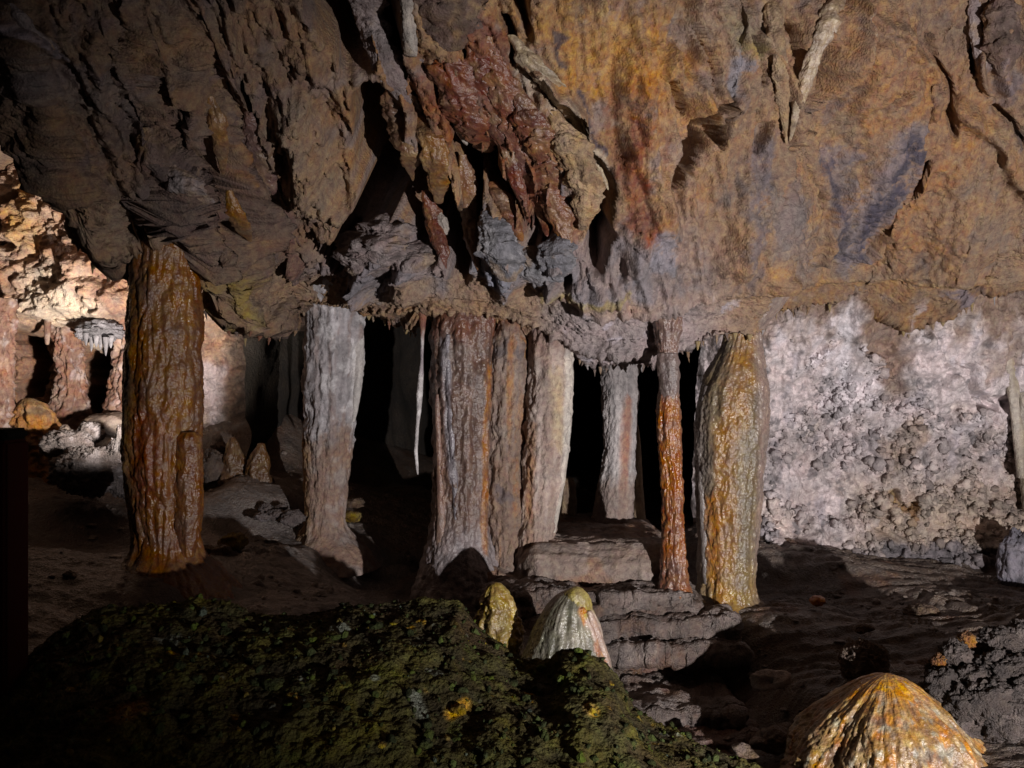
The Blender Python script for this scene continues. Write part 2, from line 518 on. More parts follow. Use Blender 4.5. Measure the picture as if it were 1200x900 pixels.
    stains = [  # (points, half width, end half width, colour, strength, wet)
        ([(735, 60), (742, 130), (733, 190), (750, 270)], 20, 16, REDB, 0.9, .6), ([(745, 80), (775, 180)], 10, 8, REDB, .8, .5),
        ([(715, 100), (722, 190), (738, 240)], 9, 9, (0.22, .09, .045), .7, .4), ([(630, 20), (690, 70), (740, 40), (780, 130)], 55, 50, OCHRE, .65, 0),
        ([(655, 40), (657, 70)], 6, 4, INK, .8, .2), ([(670, 95), (690, 145), (704, 175)], 8, 6, INK, .85, .2),
        ([(660, 205), (668, 250)], 10, 8, BLUEG, .8, 0), 
        ([(1040, 150), (1005, 230), (1000, 290)], 22, 16, MAUVE, .55, 0),
        ([(852, 60), (850, 100)], 16, 12, BLUEG, .7, 0),
        ([(848, 30), (870, 55)], 22, 18, (0.28, .24, .07), .5, 0), ([(985, 10), (962, 50)], 8, 6, (0.6, .52, .42), .9, 0),
        ([(1000, 60), (1100, 120), (1060, 260)], 90, 80, (0.32, .155, .065), .55, 0), ([(780, 120), (800, 260), (790, 300)], 30, 40, (.30, .19, .13), .5, 0),
        ([(770, 280), (775, 310)], 24, 18, BLUEG, .7, 0), ([(560, 250), (590, 320)], 28, 24, BLUEG, .9, 0), ([(640, 290), (640, 330)], 30, 20, (.17, .16, .17), .8, 0),
        ([(510, 100), (560, 170)], 50, 50, REDB, .7, .6), ([(560, 40), (600, 140), (650, 260)], 40, 40, REDB, .75, .6),
        ([(600, 60), (680, 150), (710, 210)], 14, 8, PALE, .75, 0), ([(640, 345), (700, 340), (740, 340)], 8, 5, (.32, .25, .05), .5, 0),
        ([(160, 150), (230, 220), (300, 260)], 60, 60, (.10, .065, .06), .6, .3), ([(265, 150), (262, 205)], 10, 5, (.25, .12, .05), .7, .2),
        ([(330, 240), (350, 290)], 24, 18, (.16, .08, .07), .6, .3), ([(270, 330), (295, 375)], 24, 12, (.30, .22, .05), .6, 0),
        ([(345, 120), (380, 190), (400, 230)], 40, 30, (.28, .20, .14), .6, 0), ([(10, 10), (70, 60)], 12, 8, (.30, .26, .30), .7, 0),
        ([(0, 80), (140, 90)], 40, 40, (.18, .15, .15), .5, 0), ([(1165, 40), (1180, 90)], 22, 22, (.16, .13, .14), .8, .1),
        ([(960, 330), (1050, 328), (1200, 322)], 9, 9, (.34, .2, .09), .5, 0), ([(440, 270), (445, 330)], 34, 30, (.21, .19, .21), .8, 0),
        ([(700, 10), (720, 30)], 18, 12, (.40, .27, .13), .5, 0), ([(1120, 345), (1140, 372)], 16, 16, (.20, .17, .20), .8, .1),
        ([(1150, 340), (1170, 365)], 12, 12, INK, .5, .1), ([(810, 20), (900, 30)], 40, 30, (.24, .18, .14), .6, 0),
        ([(1052, 148), (1030, 195), (1010, 240), (998, 300)], 26, 20, (.17, .145, .16), .8, 0), ([(975, 180), (978, 240), (990, 310)], 26, 18, (.17, .145, .16), .7, 0),
        ([(1050, 155), (1030, 195), (1010, 240), (1000, 295)], 11, 7, INK, .9, .3), ([(968, 190), (972, 225), (984, 300)], 11, 7, INK, .75, .1), ([(892, 180), (880, 240), (870, 300)], 22, 16, (0.14, .12, .14), .7, .1),
        ([(1075, 20), (1120, 60)], 30, 30, (.19, .13, .10), .6, 0), ([(905, 240), (930, 310)], 24, 30, (.20, .165, .16), .6, 0), ([(1140, 230), (1180, 300)], 40, 30, (.24, .17, .12), .5, 0),
    ]
    for pts, w1, w2, c, k, wt in stains:
        m_ = stroke(qx + 20 * n2, qy + 14 * n3, pts, w1 * 1.3, 0.0, w2 * 1.3)
        f = np.clip(sstep(.15, .95, m_ + m_ ** .5 * (.6 * n3 + .8 * rough + 1.0 * fine)) * min(k, 1.0), 0, 1) * vis
        col = mix(col, c, f)
        wet = np.maximum(wet * (1 - f), wt * f)
    me = raw_mesh('cave_ceiling', Pn, grid_faces(n, m), col, wet)
    near = (t > -0.6) & (t < 0.5) & (np.abs(s) < 3.9)
    front = (t > 0.0) & (t < 2.7) & (np.abs(s) < 3.9)
    return link('cave_ceiling', me, M_DRY, (0, 0, 0), kind='structure'), Pn[near], Pn[front]


ceiling, lip_pts, face_pts = build_ceiling()
face_px, face_py = pix(face_pts)


def face_depth(a, b, base):
    k = np.where((np.abs(face_px - a) < 9) & (np.abs(face_py - b) < 9))[0]
    return min(float(np.percentile(face_pts[k, 1], 30)), base + .12) if len(k) else base



def hang_drips():
    px, py = pix(lip_pts)
    meshes = []
    for v in range(6):
        r = np.random.default_rng(v + 70)
        nz, nt = 8, 7
        zz = np.linspace(0, 1, nz)
        rad = (1 - zz) ** (0.6 + .5 * r.random()) * (1 + .25 * r.normal(size=nz)) + .03
        th = np.linspace(0, 2 * np.pi, nt, endpoint=False)
        bend = .25 * r.normal() * zz ** 2
        V = np.stack([np.outer(rad, np.cos(th)) * .3 + bend[:, None], np.outer(rad, np.sin(th)) * .3, np.repeat(-zz[:, None], nt, 1)], 2).reshape(-1, 3)
        c = [(0.20, .075, .04), (.26, .18, .12), (.30, .27, .27), (.22, .13, .07), (.17, .12, .10), (.28, .20, .09)][v]
        me = raw_mesh('drip', V, grid_faces(nz, nt, True), c, .4)
        me.materials.append(M_WET)
        meshes.append(me)
    r = np.random.default_rng(5)
    spots = [(a + r.normal() * 3, r.integers(0, 6)) for a in np.linspace(270, 330, 8)] + [(a + r.normal() * 3, 0) for a in np.linspace(505, 615, 22)] + \
            [(a + r.normal() * 5, r.integers(0, 6)) for a in np.linspace(350, 500, 16)] + [(a + r.normal() * 4, r.integers(1, 6)) for a in np.linspace(640, 905, 34)] + \
            [(a + r.normal() * 6, r.integers(1, 6)) for a in np.linspace(915, 1160, 26)] + [(a + r.normal() * 5, r.integers(1, 6)) for a in np.linspace(95, 255, 14)]
    for a, v in spots:
        k = np.where(np.abs(px - a) < 2.5)[0]
        if len(k) == 0:
            continue
        q = lip_pts[k[np.argmax(py[k])]]
        o = bpy.data.objects.new('drip', meshes[int(v)])
        C.objects.link(o)
        o.parent = ceiling
        L = 0.02 + 0.055 * r.random() ** 2
        o.location = (q[0], q[1], q[2] + .012)
        w = 0.035 + .03 * r.random()
        o.scale = (w, w, L + .012)
        o.rotation_euler = (0, 0, r.random() * 6)


hang_drips()

# ------------------------------------------------------------------ floor
fc = [W(*r) for r in [(285, 552, 7.0), (318, 570, 6.9), (250, 580, 6.9), (100, 650, 6.0), (20, 650, 5.2), (190, 662, 5.2), (310, 640, 6.3), (330, 705, 5.1), (380, 632, 6.7), (250, 565, 7.5), (100, 575, 7.0),
                      (60, 548, 7.5), (300, 482, 8.5), (200, 490, 8.6), (450, 690, 6.3), (540, 702, 6.1), (640, 700, 6.1), (720, 697, 6.1), (850, 714, 6.15), (880, 705, 6.3),
                      (700, 640, 7.2), (900, 640, 7.0), (820, 832, 5.3), (760, 885, 4.9), (860, 880, 4.8), (900, 870, 4.9), (950, 642, 7.2), (1040, 650, 7.2),
                      (1100, 655, 7.1), (1200, 665, 7.0), (1180, 690, 6.5), (1000, 720, 6.0), (1150, 730, 5.6), (1060, 790, 5.0), (955, 790, 5.0),
                      (930, 720, 5.8), (885, 700, 6.2), (880, 600, 7.2), (915, 622, 7.2), (1250, 720, 5.5), (590, 740, 5.4)]]
fc += [np.array(r) for r in [(0, 2, -.35), (-2, 2, -.2), (2, 2, -.35), (0, -3, -.3), (-4, -3, 0), (4, -3, -.2), (-3.6, 4, .3), (4.5, 4, 0.05), (0.2, 4.2, -.2),
                             (-1.5, 4.6, .25), (-.3, 9, .35), (3, 10, .4), (-1.2, 8.5, .6), (-4, 10, 1.25), (-2.6, 9.5, 1.4), (6, 8, .4), (1.4, 3.3, -.2), (2.4, 4, -.15), (0, 13, .4),
                             (-5, 7, .9), (8, 0, 0), (-8, 0, .3), (8, 12, .6), (-8, 12, 1.4), (2.6, 3.2, -.2)]]
fc = np.array(fc)


def floor_z(x, y):
    num = den = 0
    for a, b, z in fc:
        w = 1.0 / (((x - a) ** 2 + (y - b) ** 2) + 0.03) ** 1.9
        num = num + w * z
        den = den + w
    return num / den


def build_floor():
    xs = np.concatenate([np.linspace(-9, -4.1, 24), np.linspace(-4.05, 4.4, 620), np.linspace(4.45, 9, 24)])
    ys = np.concatenate([np.linspace(-4, 3.0, 40), np.linspace(3.05, 8.6, 430), np.linspace(8.65, 14, 50)])
    X, Y = np.meshgrid(xs, ys, indexing='ij')
    n, m = X.shape
    x, y = X.ravel(), Y.ravel()
    z = floor_z(x, y)
    p = np.stack([x, y, 0 * x], 1)
    a = fbm(p * 1.6, 4, 0.5, 111)
    b = fbm(p * np.array([5, 9, 1]), 5, 0.55, 115)
    c = fbm(p * 40, 3, 0.6, 119)
    # bedded, water-worn steps on the right
    lay = sstep(0.9, 1.7, x) * sstep(4.4, 5.2, y)
    ph = (y + 0.22 * perlin(p * np.array([1.3, 2, 1]), 121) + 0.05 * perlin(p * np.array([5, 9, 1]), 123)) * 7.5
    saw = ph - np.floor(ph)
    step = sstep(0.0, 0.22, saw) * (1 - 0.8 * saw)
    z = z + 0.05 * a + 0.035 * b + 0.007 * c + lay * 0.035 * (step - 0.4) * sstep(-.3, .1, b + .1)
    la, lb = lumps(p * 6 + np.stack([a, b, 0 * a], 1), 125)
    rub = sstep(0.1, 0.35, fbm(p * 1.1, 3, 0.5, 127))
    z = z + rub * 0.05 * la * lb
    V = np.stack([x, y, z], 1)
    col = mix((0.070, 0.046, 0.034), (0.12, 0.088, 0.070), sstep(-.3, .3, a))
    col = mix(col, (0.14, 0.112, 0.098), sstep(0.05, 0.4, b) * 0.6)
    col = mix(col, (0.12, 0.055, 0.03), sstep(0.15, 0.4, fbm(p * 3, 3, .5, 129)) * 0.6)
    lf = stroke(x, y, [(-1.6, 6.4), (-1.5, 5.6), (-1.2, 5.0)], 1.0, 0.4)
    col = mix(col, mix((0.16, 0.14, 0.135), (0.22, 0.19, 0.175), sstep(-.2, .3, b)), lf * 0.7)
    floor_shade = 1 - sstep(-2.6, -2.1, x)  # left floor coloured darker, for the mound's shadow lying there
    col = mix(col, (0.05, 0.03, 0.022), floor_shade * (1 - sstep(6.2, 7, y)))
    wet = 0.65 + 0.8 * b
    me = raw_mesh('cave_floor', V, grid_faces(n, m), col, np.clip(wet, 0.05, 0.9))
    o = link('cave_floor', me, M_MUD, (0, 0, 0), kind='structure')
    # grit and small rubble
    r = np.random.default_rng(31)
    den = sstep(-.1, .3, fbm(p * 1.9, 3, .55, 133)) * ((x > -3.4) & (x < 4.3) & (y > 4.3) & (y < 8.2))
    ok = np.where(r.random(len(x)) < den)[0]
    ok = r.choice(ok, 1500)
    import bmesh
    bm = bmesh.new()
    bmesh.ops.create_icosphere(bm, subdivisions=1, radius=1)
    V0 = np.array([v.co[:] for v in bm.verts])
    T0 = np.array([[v.index for v in f.verts] for f in bm.faces])
    bm.free()
    K = len(ok)
    sz = 0.005 + 0.028 * r.random(K) ** 4
    Vn = V0[None] * sz[:, None, None] * (1 + .35 * r.normal(size=(K, len(V0), 1)).clip(-1.3, 1.3)) * np.array([1.2, 1.2, .7]) + V[ok][:, None, :]
    Tn = (T0[None] + (np.arange(K) * len(V0))[:, None, None]).reshape(-1, 3)
    cn = np.repeat(mix(col[ok] * 1.2, (0.26, 0.21, 0.18), r.random(K) ** 2), len(V0), 0)
    link('floor_rubble', raw_mesh('floor_rubble', Vn.reshape(-1, 3), None, cn, .25, Tn), M_MUD, (0, 0, 0), o, kind='stuff')
    return o


cave_floor = build_floor()


# ------------------------------------------------------------------ walls
_ICO2 = None


def ico2():
    global _ICO2
    if _ICO2 is None:
        import bmesh
        bm = bmesh.new()
        bmesh.ops.create_icosphere(bm, subdivisions=2, radius=1)
        _ICO2 = (np.array([v.co[:] for v in bm.verts]), np.array([[v.index for v in f.verts] for f in bm.faces]))
        bm.free()
    return _ICO2


def build_white_wall():
    xs = np.concatenate([np.linspace(1.55, 4.7, 470), np.linspace(4.75, 8, 26)])
    zs = np.linspace(-0.1, 2.9, 400)
    X, Z = np.meshgrid(xs, zs, indexing='ij')
    n, m = X.shape
    x, z = X.ravel(), Z.ravel()
    y = 7.25 - 0.55 * sstep(1.0, 2.35, z) - 0.05 * (x - 3) ** 2 * (x > 3) + 1.6 * np.clip(1.95 - x, 0, 1) ** 1.4
    y = y - 0.35 * np.clip(0.55 - z, 0, 1)
    B = np.stack([x, y, z], 1)
    px, py = pix(B)
    big = fbm(B * 1.3, 3, .5, 141)
    w3 = np.stack([fbm(B * 5, 2, .5, 143), fbm(B * 5, 2, .5, 144), fbm(B * 5, 2, .5, 145)], 1)
    qx, qy = px + 14 * w3[:, 0] * 2, py + 14 * w3[:, 1] * 2
    l1, e1 = lumps(B * 6.5 + w3, 147)
    l2, e2 = lumps(B * 15 + w3 * 2, 149)
    l3, e3 = lumps(B * 32 + w3 * 3, 151)
    nod = cells(B * 15 + w3 * 2, 149)[2]
    e1, e2, e3 = [np.clip(2.2 * e, 0, 1) for e in (e1, e2, e3)]
    n1 = fbm(B * 3.2, 4, .55, 153)
    n2 = fbm(B * np.array([7, 7, 2.2]), 4, .55, 157)
    pop = np.clip(sstep(470, 540, qy) * 0.85 + sstep(0.0, .25, n1) * 0.5 + stroke(qx, qy, [(1000, 470), (1090, 520), (1150, 560)], 90, .3) * .5, 0, 1)
    pop = pop * (1 - 0.8 * stroke(qx, qy, [(1080, 400), (1120, 440)], 50, .4)) * (1 - .7 * stroke(qx, qy, [(920, 560), (980, 590)], 45, .4))
    drape = ridged(np.stack([x * 6 + z * 1.2, y * 2, z * 1.1], 1), 3, .55, 159)
    d = 0.22 * big + 0.07 * drape * (1 - pop) + 0.10 * fbm(B * 7, 4, .6, 161)
    d = d + pop * (0.09 * l1 + 0.02 * l2) + (1 - pop) * (0.02 * fbm(B * 20, 3, .6, 163) + .015 * l2)
    d = d + 0.12 * stroke(qx, qy, [(985, 355), (1010, 400), (1000, 470)], 30, 0, 26) + 0.12 * stroke(qx, qy, [(1060, 395), (1100, 430), (1145, 500)], 34, 0, 20)
    d = d - 0.16 * stroke(qx, qy, [(1128, 440), (1145, 470)], 16, .3) - 0.15 * stroke(qx, qy, [(1165, 468), (1185, 475)], 12, .4)
    d = d - 0.10 * stroke(qx, qy, [(1045, 580), (1058, 596)], 9, .4)
    d = d + 0.10 * stroke(qx, qy, [(895, 640), (1200, 640)], 30, 0)
    V = B.copy()
    V[:, 1] -= d
    col = mix(LILAC, (0.50, 0.42, 0.41), sstep(-.2, .3, n1))
    col = mix(col, (0.38, 0.34, 0.37), sstep(0.05, .35, n2) * 0.75)
    col = mix(col, (0.66, 0.54, 0.49), sstep(0.1, .4, fbm(B * 2.1, 3, .5, 165)) * .7)
    col = col * (1 - (pop * .35 * (1 - nod))[:, None])
    col = mix(col, (0.20, 0.18, 0.19), sstep(.12, .32, fbm(B * 9, 4, .6, 168)) * .8)
    col = mix(col, (0.76, 0.69, 0.72), sstep(.0, .3, n1 + .3 * n2) * (1 - sstep(470, 540, qy)) * .7)
    low = sstep(520, 600, qy) * sstep(960, 1040, qx)
    col = mix(col, (0.36, 0.28, 0.22), low * 0.85)  # browner lower right, with the weaker light there put into the colour
    col = mix(col, (0.22, 0.14, 0.10), stroke(qx, qy, [(1005, 345), (1030, 395), (1045, 440)], 32, .3) * .85)
    col = mix(col, (0.30, 0.20, 0.13), stroke(qx, qy, [(1060, 500), (1040, 540)], 22, .2) * .6)
    col = mix(col, (0.24, 0.12, 0.03), stroke(qx, qy, [(1040, 580), (1060, 600)], 14, .2) * .8)
    col = mix(col, (0.30, 0.22, 0.18), sstep(1140, 1175, qx) * sstep(-.2, .2, n1) * .8)
    col = mix(col, (0.68, 0.64, 0.68), stroke(qx, qy, [(978, 380), (982, 440)], 14, .2) * .7)
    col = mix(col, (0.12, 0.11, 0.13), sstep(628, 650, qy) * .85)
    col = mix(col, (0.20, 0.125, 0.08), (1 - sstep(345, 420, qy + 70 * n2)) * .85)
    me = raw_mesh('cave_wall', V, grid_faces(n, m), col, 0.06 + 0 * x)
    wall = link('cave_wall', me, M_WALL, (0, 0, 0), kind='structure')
    # cave popcorn: thousands of nodules crusting the wall
    r = np.random.default_rng(77)
    ok = np.where((pop > .35) & (px > 880) & (px < 1300) & (qy > 400) & (py < 660))[0]
    clus = sstep(-.15, .25, fbm(B[ok] * 4, 3, .5, 191))
    ok = ok[r.random(len(ok)) < clus * (pop[ok]) + .05]
    ok = r.choice(ok, 6000)
    V0, T0 = ico2()
    K = len(ok)
    sz = (0.005 + 0.028 * r.random(K) ** 5) * (0.8 + .4 * pop[ok])
    sc3 = sz[:, None, None] * (1 + .3 * r.normal(size=(K, len(V0), 1)).clip(-1.5, 1.5)) * (0.6 + .8 * r.random((K, 1, 3)))
    Vn = V0[None] * sc3 + V[ok][:, None, :] - np.array([0, 1, 0]) * (sz * .15)[:, None, None]
    Tn = (T0[None] + (np.arange(K) * len(V0))[:, None, None]).reshape(-1, 3)
    cn = np.repeat((col[ok] * (0.55 + .7 * r.random((K, 1)))), len(V0), 0)
    me2 = raw_mesh('calcite_nodules', Vn.reshape(-1, 3), None, cn, .08, Tn)
    link('calcite_nodules', me2, M_WALL, (0, 0, 0), wall, kind='stuff')
    return wall


white_wall = build_white_wall()


def build_grotto_wall():
    """the rough lit bulge above the side grotto, with the openings under it"""
    xs = np.linspace(-7.5, -1.9, 420)
    zs = np.linspace(0.5, 4.3, 330)
    X, Z = np.meshgrid(xs, zs, indexing='ij')
    n, m = X.shape
    x, z = X.ravel(), Z.ravel()
    y = 8.3 + 0 * x
    B = np.stack([x, y, z], 1)
    w1 = fbm(B * 3, 3, .5, 171)
    w2 = fbm(B * 3, 3, .5, 173)
    px, py = pix(B)
    qx, qy = px + 14 * w1 * 2, py + 14 * w2 * 2
    up = 1 - sstep(372, 402, qy)
    y = 8.3 - 0.7 * up * sstep(130, 330, qy) + 1.6 * (1 - sstep(120, 195, qy - 0.25 * np.clip(qx, -60, 160))) + 0.5 * sstep(270, 330, qx)
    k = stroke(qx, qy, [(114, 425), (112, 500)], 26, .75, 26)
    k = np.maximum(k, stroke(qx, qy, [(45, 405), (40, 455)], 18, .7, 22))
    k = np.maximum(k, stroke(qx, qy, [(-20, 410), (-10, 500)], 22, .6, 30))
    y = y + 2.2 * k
    B2 = np.stack([x, y, z], 1)
    l1, e1 = lumps(B2 * 5, 175)
    l2, e2 = lumps(B2 * 13 + w1[:, None], 177)
    l3, e3 = lumps(B2 * 28, 179)
    big = fbm(B * 1.6, 3, .5, 181)
    d = 0.30 * big + 0.07 * ridged(B2 * 2.4, 4, .55, 184) + (0.08 * l1 + 0.04 * l2 + 0.012 * l3) * (1 - .6 * sstep(380, 430, qy)) + 0.16 * fbm(B2 * 7, 5, .65, 183)
    d = d - 0.30 * stroke(qx, qy, [(12, 300), (42, 250)], 16, .5) - 0.22 * stroke(qx, qy, [(10, 320), (35, 345)], 12, .5) - .2 * stroke(qx, qy, [(45, 300), (55, 306)], 9, .5)
    V = np.stack([x, y - d, z], 1)
    V[:, 2] -= 0.06 * np.clip(perlin(np.stack([x * 9, 0 * x, 0 * x], 1), 185), 0, 1) * up * sstep(350, 385, qy)
    n1 = fbm(B * 2.6, 4, .55, 187)
    n2 = fbm(B * 6, 4, .55, 189)
    col = mix((0.25, 0.14, 0.09), (0.38, 0.26, 0.19), sstep(-.25, .25, n1))
    col = mix(col, (0.17, 0.085, 0.06), sstep(.0, .25, n2) * .75)
    col = mix(col, (0.42, 0.24, 0.08), stroke(qx, qy, [(60, 240), (70, 290)], 26, .2) * .6)
    col = mix(col, (0.42, 0.34, 0.27), stroke(qx, qy, [(100, 350), (140, 380)], 40, .3) * .8)
    col = mix(col, (0.40, 0.34, 0.36), stroke(qx, qy, [(250, 430), (262, 500)], 26, .3) * .8)
    col = mix(col, (0.28, 0.15, 0.10), sstep(395, 420, qy) * (qx < 160) * .8)
    col = mix(col, (0.04, 0.03, 0.025), k)  # near-black painted into the openings, for the dark of their depth
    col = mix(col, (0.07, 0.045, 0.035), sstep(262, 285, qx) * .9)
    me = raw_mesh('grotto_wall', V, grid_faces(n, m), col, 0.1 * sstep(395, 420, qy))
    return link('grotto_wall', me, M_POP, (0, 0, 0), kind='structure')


grotto_wall = build_grotto_wall()


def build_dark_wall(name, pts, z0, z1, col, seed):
    """far dark-coloured wall following a plan polyline"""
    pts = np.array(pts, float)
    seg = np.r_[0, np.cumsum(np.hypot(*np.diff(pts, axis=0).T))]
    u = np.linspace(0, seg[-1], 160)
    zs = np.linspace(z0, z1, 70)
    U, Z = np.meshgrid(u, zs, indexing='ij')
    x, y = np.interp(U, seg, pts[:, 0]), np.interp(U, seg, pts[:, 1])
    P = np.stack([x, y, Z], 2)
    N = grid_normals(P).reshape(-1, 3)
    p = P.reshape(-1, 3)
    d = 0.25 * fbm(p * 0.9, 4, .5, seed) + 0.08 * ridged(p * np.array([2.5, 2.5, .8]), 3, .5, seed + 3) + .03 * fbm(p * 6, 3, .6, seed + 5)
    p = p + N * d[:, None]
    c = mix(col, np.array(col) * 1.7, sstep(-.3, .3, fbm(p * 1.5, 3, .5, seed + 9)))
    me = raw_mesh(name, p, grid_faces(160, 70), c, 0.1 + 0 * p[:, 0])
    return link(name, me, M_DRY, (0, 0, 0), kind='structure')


build_dark_wall('back_wall', [(-2.35, 7.7), (-1.9, 9.0), (-1.3, 11.0), (0.3, 13), (1.6, 13), (2.4, 9.5)], 0, 3.6, (0.016, 0.012, 0.009), 201)  # near-black colour stands in for the dark of the chamber behind the columns
build_dark_wall('side_wall_left', [(-4.2, -3.5), (-4.6, 2), (-4.9, 5.5), (-5.6, 8.5), (-5.2, 10)], -.5, 5, (0.10, 0.07, 0.05), 211)
build_dark_wall('side_wall_right', [(4.6, 7.3), (5.0, 5.0), (4.8, 2), (4.4, -3.5)], -.5, 5, (0.16, 0.11, 0.08), 221)


# ================================================================== COLUMNS AND FORMATIONS
def column(name, label, cat, Y, prof, colour, mat=None, nth=150, dz=0.008, rib=(9, 1.2, 0.10), drip=(0, 0, 0), rough=0.05, fine=0.018,
           seed=0, depth=1.0, lean=0.0, group=None, parent=None, kind=None, zwarp=0.0, point=False):
    """solid of revolution-like formation: prof = [(py, left px, right px), ...] measured at distance Y.
    rib = (frequency per metre round, per metre up, amplitude as part of radius); drip = the same for hanging wax-like drips"""
    pr = np.array(prof, float)
    zz = CZ - (pr[:, 0] - 450) / F * Y
    cx = ((pr[:, 1] + pr[:, 2]) / 2 - 600) / F * Y
    rr = (pr[:, 2] - pr[:, 1]) / 2 / F * Y
    o = np.argsort(zz)
    zz, cx, rr = zz[o], cx[o], rr[o]
    H = zz[-1] - zz[0]
    nz = max(12, int(H / dz))
    z = np.linspace(zz[0], zz[-1], nz)
    c = smooth_interp(z, zz, cx, H * 0.012)
    r = smooth_interp(z, zz, rr, H * 0.010)
    th = np.linspace(0, 2 * np.pi, nth, endpoint=False)
    TH, ZZ = np.meshgrid(th, z, indexing='xy')
    Cx = np.repeat(c[:, None], nth, 1)
    R = np.repeat(r[:, None], nth, 1)
    Rm = float(np.median(r))
    t, zf, Rf, cf = TH.ravel(), ZZ.ravel(), R.ravel(), Cx.ravel()
    # noise space keeps round the shaft
    q = np.stack([np.cos(t) * Rm, np.sin(t) * Rm, zf], 1) + seed * 3.17
    wv = fbm(q * np.array([6, 6, 3]), 3, .5, seed + 300)
    qq = q + 0.025 * np.stack([wv, -wv, 0 * wv], 1)
    d = rib[2] * ridged(qq * np.array([rib[0], rib[0], rib[1]]), 3, .5, seed + 301)
    if drip[2]:
        a, b, cc = cells(qq * np.array([drip[0], drip[0], drip[1]]), seed + 302)
        d = d + drip[2] * (np.sqrt(np.clip(1 - (a / .9) ** 2, 0, 1)) - 0.5) * sstep(0, .12, b - a)
    d = d + rough * fbm(q * np.array([11, 11, 7]) / max(Rm / .2, .4), 4, .55, seed + 303) * 1.6
    d = d + fine * fbm(q * np.array([60, 60, 40]), 3, .6, seed + 304) * 1.4
    d = (d - d.mean()) * np.clip(Rm / np.maximum(Rf, 1e-4), 0.5, 1.0)
    RR = Rf * (0.975 + d)
    x = cf + RR * np.cos(t)
    y = Y + RR * np.sin(t) * depth + lean * (zf - zz[0]) + zwarp * perlin(np.stack([zf * 2, 0 * zf, 0 * zf], 1), seed)
    V = np.stack([x, y, zf + (0.02 * Rm * wv)], 1)
    base = np.array([float(c[0]), Y, float(z[0])])
    info = dict(p=V, th=t, h=(zf - zz[0]) / H, d=d, seed=seed, px=600 + F * (cf + RR * np.cos(t)) / Y + 7 * fbm(q * np.array([9, 9, 3.5]), 4, .6, seed + 305), py=450 - F * (zf - CZ) / Y + 22 * fbm(q * np.array([14, 14, 7]), 4, .6, seed + 306))
    col, wet = colour(info)
    faces = grid_faces(nz, nth, True)
    # close both ends
    nv = len(V)
    V = np.vstack([V, [[c[0], Y, z[0]], [c[-1], Y + lean * H, z[-1] + (0.3 * r[-1] if point else 0)]]])
    col = np.vstack([np.broadcast_to(col, (nv, 3)), np.broadcast_to(col, (nv, 3))[[0, nv - 1]]])
    wet = np.concatenate([np.broadcast_to(wet, nv), [0, 0]])
    k = np.arange(nth)
    kn = (k + 1) % nth
    tri = np.vstack([np.stack([kn, k, np.full(nth, nv)], 1), np.stack([(nz - 1) * nth + k, (nz - 1) * nth + kn, np.full(nth, nv + 1)], 1)])
    me = raw_mesh(name, V - base, faces, col, wet, tri)
    return link(name, me, mat or M_WET, base, parent, label, cat, group, kind)


def streaks(i, fx=7, fz=.8, seed=0, lo=-.15, hi=.25):
    p = i['p'] * np.array([fx, fx, fz])
    return sstep(lo, hi, fbm(p, 3, .55, seed + i['seed']))


def blot(i, f=4, seed=0, lo=0, hi=.3):
    return sstep(lo, hi, fbm(i['p'] * f, 4, .55, seed + i['seed']))


def col_wet_amber(i):
    c = mix((0.17, 0.062, 0.018), (0.24, 0.105, 0.03), streaks(i))
    c = mix(c, (0.15, 0.06, 0.022), blot(i, 3, 5) * .6)
    c = mix(c, (0.24, 0.06, 0.018), stroke(i['px'], i['py'], [(190, 500), (185, 560)], 34, .2) * .6)
    c = mix(c, (0.14, 0.11, 0.05), (1 - sstep(150, 180, i['px'])) * .6)
    return c, 0.85 + 0 * i['h']


amber_column = column('cave_column', 'tall wet amber column bulging in the middle, with waxy drips, beside the lit grotto', 'column', 5.25,
       [(228, 138, 262), (246, 150, 246), (258, 160, 234), (268, 163, 231), (275, 161, 232), (298, 157, 235), (304, 156, 234), (350, 152, 236), (398, 150, 238), (405, 149, 236), (450, 147, 237),
        (500, 146, 236), (506, 146, 234), (550, 147, 236), (600, 153, 235), (632, 158, 233), (650, 153, 240), (662, 142, 252), (676, 124, 270), (705, 100, 296)],
       col_wet_amber, M_WET, 190, 0.0075, (9, .7, .06), (17, 2.6, .14), .09, .02, 1)


def col_grey_white(i):
    c = mix((0.34, 0.31, 0.32), (0.50, 0.47, 0.49), streaks(i, 9, 1.0))
    c = mix(c, (0.27, 0.20, 0.18), streaks(i, 12, .8, 9, 0, .3) * .7)
    low = sstep(498, 520, i['py'] + 25 * fbm(i['p'] * 5, 2, .5, 8))
    c = mix(c, mix((0.27, 0.18, 0.14), (0.33, 0.26, 0.23), blot(i, 6, 4)), low)
    c = mix(c, (0.30, 0.18, 0.06), low * (1 - sstep(358, 375, i['px'])) * .6)
    c = mix(c, (0.68, 0.64, 0.62), sstep(412, 420, i['px']) * (1 - low) * sstep(395, 410, i['py']) * .9)
    c = mix(c, (0.66, 0.63, 0.64), blot(i, 9, 14, .1, .3) * (1 - low) * .6)
    return c, 0.12 + 0 * i['h']


grey_column = column('cave_column', 'grey-white column with brown lower third standing between two dark openings', 'column', 6.6,
       [(326, 326, 462), (344, 344, 442), (356, 352, 432), (368, 356, 428), (380, 357, 427), (400, 357, 426), (440, 356, 424), (455, 356, 421), (490, 358, 415), (505, 355, 416), (535, 355, 413),
        (560, 357, 408), (600, 357, 405), (616, 355, 405), (630, 348, 414), (642, 334, 430), (665, 318, 448)],
       col_grey_white, M_CALC, 170, 0.0085, (13, .9, .11), (14, 3.2, .05), .14, .035, 2)


